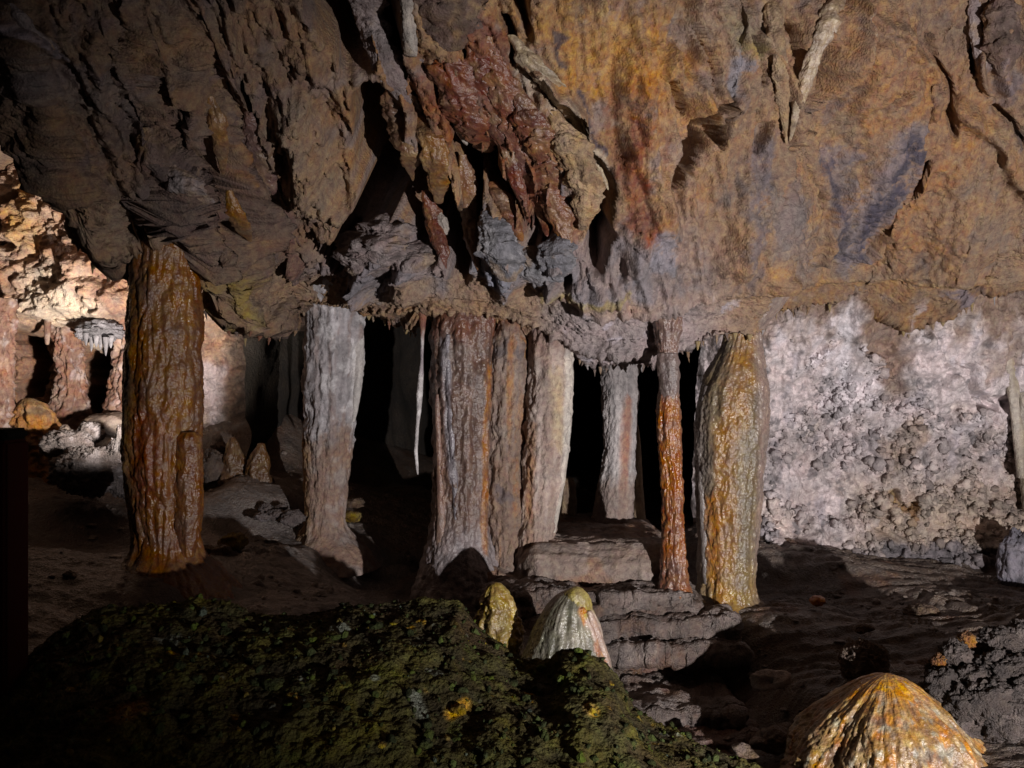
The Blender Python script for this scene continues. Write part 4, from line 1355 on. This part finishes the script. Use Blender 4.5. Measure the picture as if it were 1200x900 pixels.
for k, (px, py, Y, r) in enumerate([(1106, 698, 6.2, 12), (1158, 701, 6.2, 9), (1055, 676, 6.7, 10), (1130, 696, 6.3, 5), (1180, 706, 6.1, 5), (1012, 738, 5.5, 12), (1040, 664, 6.9, 6)]):
    sc = Y / F
    rock('stone', W(px, py, Y), (r * sc, r * sc * .8, r * sc * .55), c_pale if k in (0, 1, 3) else c_grit, M_POP, 860 + k,
         ['white broken stone flake on the layered floor below the white wall', 'pale stone chip on the layered floor near the banded boulder', 'brown flat stone on the step just below the white wall',
          'tiny white chip beside the broken stone flake', 'tiny brown chip beyond the pale stone chip', 'wet dark stone behind the upright gritty rock', 'small brown stone against the foot of the white wall'][k], 'stone', n=20, rough=.3, facet=.6)
for k, (px, py, Y, r) in enumerate([(900, 868, 4.6, 26), (925, 862, 4.7, 22), (870, 884, 4.4, 18)]):
    sc = Y / F
    rock('stone', W(px, py, Y), (r * sc, r * sc, r * sc * .6), c_grit, M_MUD, 870 + k,
         ['angular brown stone at the mound foot below the ledges', 'brown stone in the golden dome shadow next to the mound', 'low wet stone where the mound meets the ledges'][k], 'stone', n=26, rough=.2, facet=1.0)

# right wall hangings
def c_bone(i):
    return mix((0.36, 0.30, 0.23), (0.52, 0.46, 0.40), streaks(i, 10, 1)), 0.2 + 0 * i['h']


# ------------------------------------------------------------------ draperies under the ceiling
def ceil_depth(px, py):
    """distance at which the undisturbed ceiling lies behind a photo pixel"""
    best = 5.0
    lo = np.linspace(0.0, 2.6, 260)
    Y = np.full(260, best)
    for _ in range(6):
        s = np.full(260, (px - 600) / F) * Y
        Y2, Z2 = ceiling_base(s, lo)
        Y = Y2
    s = (px - 600) / F * Y
    Y2, Z2 = ceiling_base(s, lo)
    py2 = 450 - F * (Z2 - CZ) / Y2
    k = np.argmin(np.abs(py2 - py))
    return Y2[k]


def drape(name, pts, w0, w1, colfn, seed, label, cat='drapery', off=0.12, thick=0.7, mat=None, tip=True, group=None, n=72, rib=.30, kind=None, rough=.34):
    """a hanging fold grown out of the ceiling: ragged swept section along a path given by photo pixels"""
    pts = np.array(pts, float)
    hw0 = max(w0, w1) / F * 5.2
    P3 = []
    for k, (a, b) in enumerate(pts):
        y = face_depth(a, b, ceil_depth(a, b))
        f = k / (len(pts) - 1)
        out = -0.5 * hw0 * thick * (1 - sstep(0, .35, f)) + (.45 * off - .03) * sstep(0.0, 0.8, f)
        P3.append(W(a, b, y - out))
    P3 = np.array(P3)
    seg = np.r_[0, np.cumsum(np.linalg.norm(np.diff(P3, axis=0), axis=1))]
    L = seg[-1]
    nz = max(30, int(L / .006))
    u = np.linspace(0, L, nz)
    c = np.stack([smooth_interp(u, seg, P3[:, k], L * .04) for k in range(3)], 1)
    Ym = c[:, 1].mean()
    t = u / L
    hw = (w0 + (w1 - w0) * t) / F * Ym
    u3 = np.stack([u * 7, 0 * u, 0 * u], 1) + seed * 1.3
    hw = hw * (1 + .55 * fbm(u3, 3, .6, seed + 906))
    if tip:
        hw = hw * 1.32 * (1 - sstep(.65, 1.0, t) * .65) * np.sqrt(np.clip(1 - np.clip((t - .93) / .07, 0, 1) ** 2, 0.0, 1)) + .001
    hw = hw * (0.35 + 0.65 * sstep(0, .25, t)) if tip else hw
    th = np.linspace(0, 2 * np.pi, n, endpoint=False)
    T, TH = np.meshgrid(t, th, indexing='ij')
    HW = np.repeat(hw[:, None], n, 1)
    q = np.stack([np.cos(TH) * HW, np.sin(TH) * HW, np.repeat(u[:, None], n, 1)], 2).reshape(-1, 3) + seed * 2.7
    d = rib * ridged(q * np.array([22, 22, 3.5]), 3, .55, seed + 900) + rough * fbm(q * np.array([16, 16, 11]), 4, .62, seed + 901) * 1.6 + .10 * fbm(q * 60, 3, .6, seed + 902)
    R = HW.ravel() * np.clip(1 + d, .25, 2)
    sway = fbm(u3 * 1.2, 3, .55, seed + 905) * hw * .5
    cc = np.repeat((c + np.stack([sway, .6 * sway, 0 * sway], 1))[:, None], n, 1).reshape(-1, 3)
    th_f = TH.ravel()
    V = cc + np.stack([R * np.cos(th_f), R * np.sin(th_f) * thick, 0 * R], 1)
    V[:, 2] += .3 * HW.ravel() * fbm(q * 9, 2, .5, seed + 907)
    i = dict(p=V, seed=seed, h=1 - T.ravel(), d=d, px=600 + F * V[:, 0] / V[:, 1], py=450 - F * (V[:, 2] - CZ) / V[:, 1], th=th_f)
    col, wet = colfn(i)
    nv = len(V)
    V = np.vstack([V, c[:1], c[-1:] - np.array([[0, 0, .004]])])
    col = np.vstack([np.broadcast_to(col, (nv, 3)), np.broadcast_to(col, (nv, 3))[[0, nv - 1]]])
    wet = np.concatenate([np.broadcast_to(wet, nv), [0, 0]])
    k = np.arange(n)
    kn = (k + 1) % n
    tri = np.vstack([np.stack([kn, k, np.full(n, nv)], 1), np.stack([(nz - 1) * n + k, (nz - 1) * n + kn, np.full(n, nv + 1)], 1)])
    base = c[0]
    me = raw_mesh(name, V - base, grid_faces(nz, n, True), col, wet, tri)
    return link(name, me, mat or M_WET, base, None, label, cat, group, kind)


def dcol(a, b, wet=.6, edge=None):
    def f(i):
        c = mix(a, b, streaks(i, 9, 2))
        c = mix(c, np.array(a) * .5, blot(i, 10, 6, .05, .35) * .7)
        c = mix(c, (0.30, 0.20, 0.11), blot(i, 5, 16, .1, .35) * .55)
        if edge is not None:
            c = mix(c, edge, 1 - sstep(0.0, 0.3, i['h']))
        return c, wet + 0 * i['h']
    return f


RED1 = dcol((0.155, 0.056, 0.036), (0.20, 0.095, 0.06), .3)
RED2 = dcol((0.125, 0.042, 0.028), (0.17, 0.078, 0.048), .35)
RED3 = dcol((0.16, 0.068, 0.042), (0.23, 0.12, 0.066), .3, (0.27, 0.12, 0.045))
GREYM = dcol((0.22, 0.17, 0.165), (0.29, 0.24, 0.235), .2)
TANF = dcol((0.29, 0.19, 0.11), (0.36, 0.25, 0.16), .15)
AMB = dcol((0.21, 0.10, 0.035), (0.26, 0.15, 0.07), .35)
OLIVE = dcol((0.17, 0.09, 0.055), (0.22, 0.14, 0.085), .4)
BLUE = dcol((0.17, 0.165, 0.185), (0.26, 0.25, 0.265), .15)
BONE = dcol((0.30, 0.26, 0.23), (0.42, 0.37, 0.33), .1)
DARKF = dcol((0.10, 0.065, 0.05), (0.15, 0.10, 0.085), .4)

DR = [
    ('stalactite', [(478, -40), (479, 20), (482, 66)], 9, 7, BONE, 'whitish broken-off stalactite hanging against the dark ceiling hollow', .20, 1.0, False),
    ('flowstone_fold', [(422, -30), (432, 20), (446, 62), (460, 98), (478, 125)], 11, 12, GREYM, 'grey-mauve fold sweeping down beside the whitish stalactite', .10, .8, True),
    ('flowstone_fold', [(462, 96), (472, 140), (478, 180), (484, 213)], 17, 3, OLIVE, 'olive-brown pointed fold tipped dark red above the black hollow', .10, .7, True),
    ('flowstone_fold', [(488, 128), (505, 165), (512, 200), (515, 240)], 9, 8, AMB, 'amber wet ribbon with blunt end hanging in the black hollow', .14, .8, True),
    ('flowstone_fold', [(490, 70), (508, 100), (522, 132), (532, 152)], 12, 5, GREYM, 'short mauve pleat tucked under the whitish stalactite', .14, .7, True),
    ('flowstone_fold', [(510, 62), (520, 100), (530, 140), (548, 172)], 5, 4, BONE, 'thin white-edged leaf of stone at the rim of the red folds', .22, .8, True),
    ('flowstone_fold', [(518, -20), (522, 30), (530, 62)], 30, 18, DARKF, 'rounded dark brown lobe above the red folds', .08, .6, True),
    ('flowstone_fold', [(522, 40), (536, 100), (556, 150), (572, 180)], 17, 16, RED1, 'broad dull red fold ending in a pale lip', .15, .7, True),
    ('flowstone_fold', [(548, 10), (565, 80), (590, 160), (612, 236), (622, 264)], 13, 5, RED2, 'long dark red rib sweeping the whole height of the folds', .13, .8, True),
    ('flowstone_fold', [(570, 40), (590, 110), (616, 190), (634, 250), (642, 280)], 14, 5, RED1, 'long dull red rib second in the row of folds', .12, .8, True),
    ('flowstone_fold', [(600, 90), (622, 150), (640, 220), (652, 262)], 13, 7, RED2, 'wet dark red rib with rounded end in the row of folds', .14, .8, True),
    ('flowstone_fold', [(622, 120), (640, 170), (650, 225), (668, 295)], 13, 12, RED3, 'red fold widening to an orange crumbly tip', .15, .8, True),
    ('flowstone_fold', [(648, 130), (672, 180), (690, 225), (682, 272)], 14, 12, TANF, 'tan and blue stained lobe closing the row of red folds', .12, .8, True),
    ('flowstone_fold', [(596, 40), (640, 92), (676, 142), (704, 200), (714, 226)], 11, 4, dcol((0.34, .26, .17), (.42, .34, .24), .05), 'long pale tan buttress rib slanting above a black slit', .16, .8, True),
    ('stalactite', [(542, 180), (546, 220), (550, 262), (562, 322)], 8, 5, OLIVE, 'olive-brown twisted stalactite in the black hollow above the lip', .12, .8, True),
    ('stalactite', [(498, 222), (508, 258), (518, 296), (522, 322)], 8, 4, RED2, 'thin dark red twisted stalactite in the black hollow', .12, .8, True),
    ('stalactite', [(516, 248), (520, 266), (521, 276)], 4, 5, BONE, 'tiny whitish bulb stalactite in the black hollow', .16, 1.0, True),
    ('stalactite', [(576, 212), (590, 240), (606, 272), (612, 284)], 9, 5, RED3, 'short red stalactite above the blue-grey lobe', .14, .8, True),
    ('flowstone_fold', [(572, 246), (584, 285), (596, 332)], 15, 16, BLUE, 'blue-grey rounded lobe resting on the lip of the ceiling', .10, .7, True),
    ('flowstone_fold', [(620, 288), (628, 315), (636, 338)], 15, 12, BLUE, 'grey lobe with orange drip beside the blue-grey one', .10, .7, True),
    ('flowstone_fold', [(655, 272), (650, 305), (656, 332)], 14, 11, BLUE, 'small dark grey lobe under the orange crumbly tip', .08, .7, True),
    ('flowstone_fold', [(456, 250), (444, 290), (436, 326)], 20, 20, GREYM, 'lumpy grey-mauve knob below the large black hollow', .10, .7, True),
    ('flowstone_fold', [(414, 270), (420, 300), (424, 326)], 14, 18, GREYM, 'smaller grey knob next to the lumpy one under the hollow', .08, .7, True),
    ('flowstone_fold', [(490, 282), (484, 305), (482, 330)], 12, 18, GREYM, 'pinkish grey cone standing on the lip under the hollow', .08, .7, True),
    ('flowstone_fold', [(902, -10), (912, 60), (918, 120), (922, 172)], 9, 3, TANF, 'straight brown fold before a narrow black slit', .10, .8, True),
    ('flowstone_fold', [(986, -20), (966, 40), (948, 80), (934, 130), (925, 168)], 10, 3, dcol((.30, .22, .15), (.42, .34, .26), .1), 'cream-topped curved fold meeting the straight brown one', .10, .8, True),
    ('stalactite', [(1140, -10), (1146, 50), (1154, 100)], 7, 3, GREYM, 'short grey stalactite under the far corner of the ceiling', .08, .8, True),
    ('flowstone_fold', [(1172, -10), (1174, 40), (1176, 92)], 14, 12, DARKF, 'dark blocky fold beside the short grey stalactite', .06, .7, True),
    ('stalactite', [(246, 112), (256, 150), (262, 206)], 9, 3, dcol((.22, .12, .06), (.28, .17, .09), .3), 'brown pointed stalactite between two hollows above the wet amber column', .12, .8, True),
    ('flowstone_fold', [(268, 222), (278, 255), (294, 284)], 7, 5, AMB, 'small glossy amber rib over the wet amber column', .10, .8, True),
    ('flowstone_fold', [(206, 190), (220, 225), (236, 262)], 14, 12, GREYM, 'grey-mauve fold right above the wet amber column top', .08, .7, True),
    ('flowstone_fold', [(290, 130), (304, 180), (320, 230)], 8, 12, dcol((.15, .085, .075), (.2, .12, .1), .3), 'dull purple-brown rib at the rim of the narrow hollow', .06, .7, True),
    ('flowstone_fold', [(172, 150), (180, 195), (188, 240)], 12, 10, DARKF, 'dark wrinkled fold in the shaded ceiling', .06, .7, True),
    ('flowstone_fold', [(12, 4), (34, 34), (66, 62)], 7, 5, GREYM, 'pale slanting ridge high in the shaded ceiling', .06, .7, True),
]
for k, (nm, pts, w0, w1, fn, lab, off, th, tip) in enumerate(DR):
    drape(nm, pts, w0, w1, fn, 1000 + k * 3, lab, 'stalactite' if nm == 'stalactite' else 'rock fold', off, th, M_DRY if fn in (BONE, GREYM, BLUE, TANF, DARKF) else M_WET, tip)

# long bone-white draperies on the right
column('flowstone_curtain', 'long bone-coloured slanting curtain rib beside the white wall', 'rock fold', 6.95,
       [(270, 1140, 1166), (310, 1150, 1170), (345, 1162, 1177), (380, 1172, 1184), (420, 1176, 1188), (455, 1180, 1194), (480, 1184, 1194), (520, 1188, 1204), (560, 1192, 1210)], c_bone, M_CALC, 60, .008, (12, .8, .1), (0, 0, 0), .1, .03, 61)
column('flowstone_curtain', 'broad whitish curtain rib behind the bone-coloured one', 'rock fold', 7.0,
       [(270, 1176, 1236), (330, 1184, 1230), (380, 1188, 1228), (430, 1190, 1226), (480, 1192, 1222), (540, 1196, 1224), (600, 1200, 1230)], c_bone, M_CALC, 70, .009, (12, .8, .1), (8, 3, .06), .12, .03, 62)

# ------------------------------------------------------------------ side grotto behind the wet column
def c_gpillar(i):
    c = mix((0.13, 0.065, 0.045), (0.21, 0.14, 0.11), blot(i, 5, 1))
    c = mix(c, (0.27, 0.22, 0.22), blot(i, 9, 7, .1, .3) * .6)
    return c, .35 + 0 * i['h']


def c_orange_mound(i):
    return mix((0.17, 0.075, 0.02), (0.11, 0.065, 0.03), blot(i, 6, 1)), .3 + 0 * i['h']


column('cave_column', 'pink-brown pillar between the two black grotto openings', 'column', 7.9,
       [(370, 56, 98), (395, 62, 96), (430, 68, 98), (460, 66, 100), (480, 58, 102), (505, 45, 104)], c_gpillar, M_CALC, 90, .012, (8, 1.2, .2), (10, 5, .18), .4, .08, 71)
column('cave_column', 'pale pillar bounding the grotto opening beside the wet amber column', 'column', 7.8,
       [(370, 132, 175), (400, 136, 170), (430, 134, 175), (470, 128, 185), (510, 118, 200)], c_gpillar, M_CALC, 90, .012, (8, 1.2, .2), (10, 5, .18), .4, .08, 72)
column('cave_column', 'dim reddish pillar at the outer edge of the grotto', 'column', 7.2,
       [(350, -20, 18), (400, -14, 14), (450, -16, 14), (500, -25, 20), (560, -40, 28)], c_gpillar, M_CALC, 80, .012, (8, 1.2, .2), (10, 5, .18), .4, .08, 73)
column('stalactite', 'small brown stub stalactite in the smaller grotto opening', 'stalactite', 7.6,
       [(375, 52, 60), (392, 52, 59), (402, 53, 58), (404, 54, 57)], c_gpillar, M_CALC, 30, .008, (14, 2, .08), (0, 0, 0), .1, .04, 74)
def c_ice(i):
    return mix((.12, .11, .12), (.20, .185, .20), blot(i, 14, 1)), .3 + 0 * i['h']


crust = rock('calcite_crust', W(117, 388, 7.62), (.20, .20, .10), c_ice, M_POP, 905, 'white calcite crust fringed with icicles over the larger grotto opening', 'calcite crust', n=36, rough=.3, lump=.2, lf=4)
for k, (px, a, b) in enumerate([(101, 397, 405), (107, 398, 412), (113, 400, 407), (118, 401, 410), (124, 402, 417), (130, 400, 408)]):
    column('icicle', None, None, 7.45 + .05 * (k % 2), [(a - 7, px - 4, px + 4), (a - 3, px - 3.2, px + 3.4), (a + .5 * (b - a), px - 1.8, px + 2.0), (b, px - .4, px + .5)],
           c_ice, M_CALC, 20, .008, (14, 2, .3), (0, 0, 0), .3, .1, 80 + k, parent=crust)
column('stalagmite', 'orange lumpy stalagmite mound in front of the grotto openings', 'stalagmite', 7.3,
       [(468, 26, 40), (474, 20, 52), (488, 15, 62), (505, 17, 68), (525, 18, 66), (545, 14, 70), (570, 8, 80)], c_orange_mound, M_CALC, 80, .01, (7, 2, .2), (10, 8, .22), .35, .08, 91, point=True)


def c_coral(i):
    return mix((0.13, 0.105, 0.10), (0.28, 0.245, 0.25), blot(i, 8, 1)), .15 + 0 * i['h']


def c_dim(i):
    return mix((0.10, 0.07, 0.055), (0.18, 0.14, 0.12), blot(i, 6, 1)), .4 + 0 * i['h']


for k, (px, py, Y, sx, sz, fn, lab, mt, lp) in enumerate([
        (104, 552, 6.6, .26, .17, c_coral, 'white coral-like crusted boulder on the grotto floor', M_POP, .14),
        (78, 522, 6.9, .20, .12, c_coral, 'smaller crusted boulder behind the white coral-like one', M_POP, .14),
        (106, 508, 7.1, .10, .09, c_coral, 'round pale knob on top of the crusted boulders', M_POP, .14),
        (142, 545, 6.7, .11, .25, c_coral, 'tall crusted stone between the boulders and the wet amber column', M_POP, .14),
        (76, 506, 7.1, .05, .055, c_dim, 'small grey round stone beside the orange mound', M_CALC, .1),
        (125, 498, 7.4, .20, .10, c_dim, 'smooth lilac-grey slab below the larger grotto opening', M_CALC, .0),
        (262, 520, 7.5, .10, .10, c_dim, 'dark round boulder behind the little orange stalagmite', M_MUD, .1),
        (250, 555, 7.1, .14, .18, c_dim, 'dark brown boulder against the wet amber column', M_MUD, .15)]):
    rock('boulder', W(px, py, Y), (sx, sx * .8, sz), fn, mt, 920 + k, lab, 'boulder', n=64 if mt is M_POP else 30, rough=.3, lump=lp, lf=6)
def c_ostal(i):
    return mix((0.12, 0.06, 0.025), (0.17, 0.11, 0.06), blot(i, 10, 1)), .4 + 0 * i['h']


column('stalagmite', 'little pointed orange stalagmite on the dark slope', 'stalagmite', 7.1,
       [(513, 270, 276), (520, 266, 280), (535, 262, 286), (555, 258, 290), (580, 252, 296)], c_ostal, M_WET, 70, .009, (9, 2, .15), (12, 6, .12), .3, .06, 95, point=True)
column('stalagmite', 'squat rust stalagmite beside the little pointed one', 'stalagmite', 7.05,
       [(520, 302, 310), (532, 295, 313), (550, 290, 316), (570, 286, 320), (595, 282, 325)], c_ostal, M_WET, 70, .009, (9, 2, .15), (12, 6, .12), .3, .06, 96, point=True)
labs = ['pale rough stone at the foot of the grey-white column', 'round pale stone beside the grey-white column foot', 'brown stone next to the pale rubble', 'small pinkish stone in the rubble', 'flat tan stone in the rubble',
        'yellowish rounded stone on the grey slope', 'pale cobble below the yellowish stone', 'small brown cobble beside the yellowish stone', 'stone chip behind the grey-white column', 'mossy yellow stone by the grey-white column']
for k, (px, py, Y, r) in enumerate([(342, 607, 6.45, 16), (322, 602, 6.5, 12), (306, 606, 6.4, 10), (330, 595, 6.6, 9), (312, 596, 6.55, 10), (272, 636, 6.0, 20), (262, 648, 5.8, 18), (242, 645, 5.8, 12), (415, 590, 7.0, 12), (412, 606, 6.9, 12)]):
    sc = Y / F
    rock('stone', W(px, py, Y), (r * sc, r * sc * .8, r * sc * .6), c_ochre_stone if k in (5, 9) else (c_coral if k < 5 else c_grit), M_POP, 940 + k, labs[k], 'stone', n=22, rough=.3, facet=.5, lump=.12)

# ------------------------------------------------------------------ dark maroon post at the path edge
def build_post():
    import bmesh
    Y = 3.55
    b = W(-4, 505, Y)
    root = bpy.data.objects.new('post', None)
    C.objects.link(root)
    fz = float(floor_z(np.array([b[0]]), np.array([Y]))[0])
    root.location = (b[0], Y, fz - .3)
    root['label'] = 'dark maroon post with black cap at the edge of the path'
    root['category'] = 'post'
    top = b[2] - root.location[2]
    def bx(w, z0, z1, name, mat):
        bm = bmesh.new()
        bmesh.ops.create_cube(bm, size=1)
        for v in bm.verts:
            v.co.x *= w
            v.co.y *= w
            v.co.z = z0 if v.co.z < 0 else z1
        bmesh.ops.bevel(bm, geom=list(bm.edges), offset=.012, segments=3, affect='EDGES')
        me = bpy.data.meshes.new(name)
        bm.to_mesh(me)
        bm.free()
        me.materials.append(mat)
        o = bpy.data.objects.new(name, me)
        C.objects.link(o)
        o.parent = root
    bx(.172, 0, top - .035, 'post_body', paint_material('maroon paint', (0.03, 0.004, 0.003), .75))
    bx(.168, top - .035, top + .01, 'post_cap', paint_material('black cap', (0.005, 0.005, 0.006), .7))


build_post()


# ------------------------------------------------------------------ parts that stand out on the formations
def part(name, parent, Y, prof, colour, mat, seed, label=None, **kw):
    kw = dict(dict(nth=60, dz=.007, rib=(12, 1, .12), drip=(14, 4, .08), rough=.14, fine=.03), **kw)
    o = column(name, None, None, Y, prof, colour, mat, kw['nth'], kw['dz'], kw['rib'], kw['drip'], kw['rough'], kw['fine'], seed, parent=parent, point=kw.get('point', False))
    if label:
        o['label'] = label
    return o


def flat(a, b, wet):
    return lambda i: (mix(a, b, streaks(i, 10, 1.2)), wet + 0 * i['h'])


part('flowstone_lobe', amber_column, 5.14, [(506, 214, 230), (511, 207, 235), (530, 204, 237), (575, 204, 237), (620, 206, 234), (652, 212, 228)], col_wet_amber, M_WET, 131, nth=90)
part('flowstone_lobe', amber_column, 5.14, [(486, 168, 178), (492, 162, 184), (515, 157, 188), (550, 158, 187), (575, 163, 183), (592, 169, 178)], col_wet_amber, M_WET, 132, nth=90)
part('flowstone_cap', amber_column, 5.25, [(258, 172, 224), (266, 165, 230), (280, 159, 234), (294, 157, 236), (301, 161, 232)], col_wet_amber, M_WET, 133, nth=150, rough=.06)
part('calcite_flake', grey_column, 6.54, [(392, 418, 426), (400, 416, 427), (430, 415, 426), (455, 413, 424), (478, 412, 420), (494, 412, 416)], flat((.50, .46, .44), (.62, .58, .55), .1), M_CALC, 134, 'cream calcite flake')
part('flowstone_rib', brown_column, 5.97, [(392, 523, 527), (400, 521, 528), (450, 522, 530), (520, 526, 534), (580, 530, 538), (612, 532, 536)], flat((.13, .11, .12), (.20, .18, .20), .5), M_WET, 135, 'blue-grey rib')
part('flowstone_rib', brown_column, 6.0, [(462, 511, 514), (475, 509, 516), (540, 511, 519), (600, 512, 522), (645, 510, 526)], flat((.22, .13, .10), (.28, .19, .15), .3), M_WET, 136)
part('calcite_fin', pale_column, 6.12, [(425, 666, 671), (435, 664, 673), (500, 661, 670), (560, 655, 663), (600, 648, 656), (624, 646, 651)], flat((.46, .41, .36), (.58, .53, .48), .1), M_CALC, 137, 'whitish fin')
part('flowstone_collar', rust_column, 5.74, [(414, 771, 794), (424, 769, 797), (445, 772, 797), (460, 773, 796), (470, 775, 793)], flat((.15, .11, .10), (.20, .15, .14), .4), M_WET, 138, 'grey-brown collar', nth=80)
part('flowstone_rib', spindle_column, 6.08, [(452, 826, 833), (470, 821, 832), (510, 817, 829), (570, 818, 829), (640, 821, 831), (684, 824, 831)], flat((.16, .135, .125), (.22, .19, .18), .5), M_WET, 139, 'grey rib down the flank')
part('flowstone_cap', grooved_stalagmite, 4.83, [(689, 668, 682), (694, 661, 688), (702, 660, 692), (712, 664, 694), (722, 672, 692)], flat((.26, .20, .05), (.34, .27, .09), .5), M_WET, 140, 'yellow cap', point=True)
rock('knob', W(682, 716, 4.76), (.024, .02, .022), lambda i: (mix((.36, .14, .04), (.42, .20, .08), blot(i, 14, 1)), .6 + 0 * i['h']), M_WET, 141, parent=grooved_stalagmite, n=28, rough=.2)['label'] = 'orange knob'
part('flowstone_rib', grooved_stalagmite, 4.76, [(716, 687, 693), (726, 688, 699), (745, 694, 706), (762, 700, 712), (778, 705, 716), (800, 706, 718)], flat((.36, .25, .20), (.46, .36, .31), .6), M_WET, 142, 'pinkish white rib')
part('flowstone_cap', golden_dome, 4.3, [(792, 1028, 1050), (795, 1020, 1060), (800, 1010, 1069), (806, 1004, 1078)], flat((.36, .17, .035), (.42, .23, .06), .5), M_WET, 143, 'bright orange cap', nth=120, dz=.004, point=True)
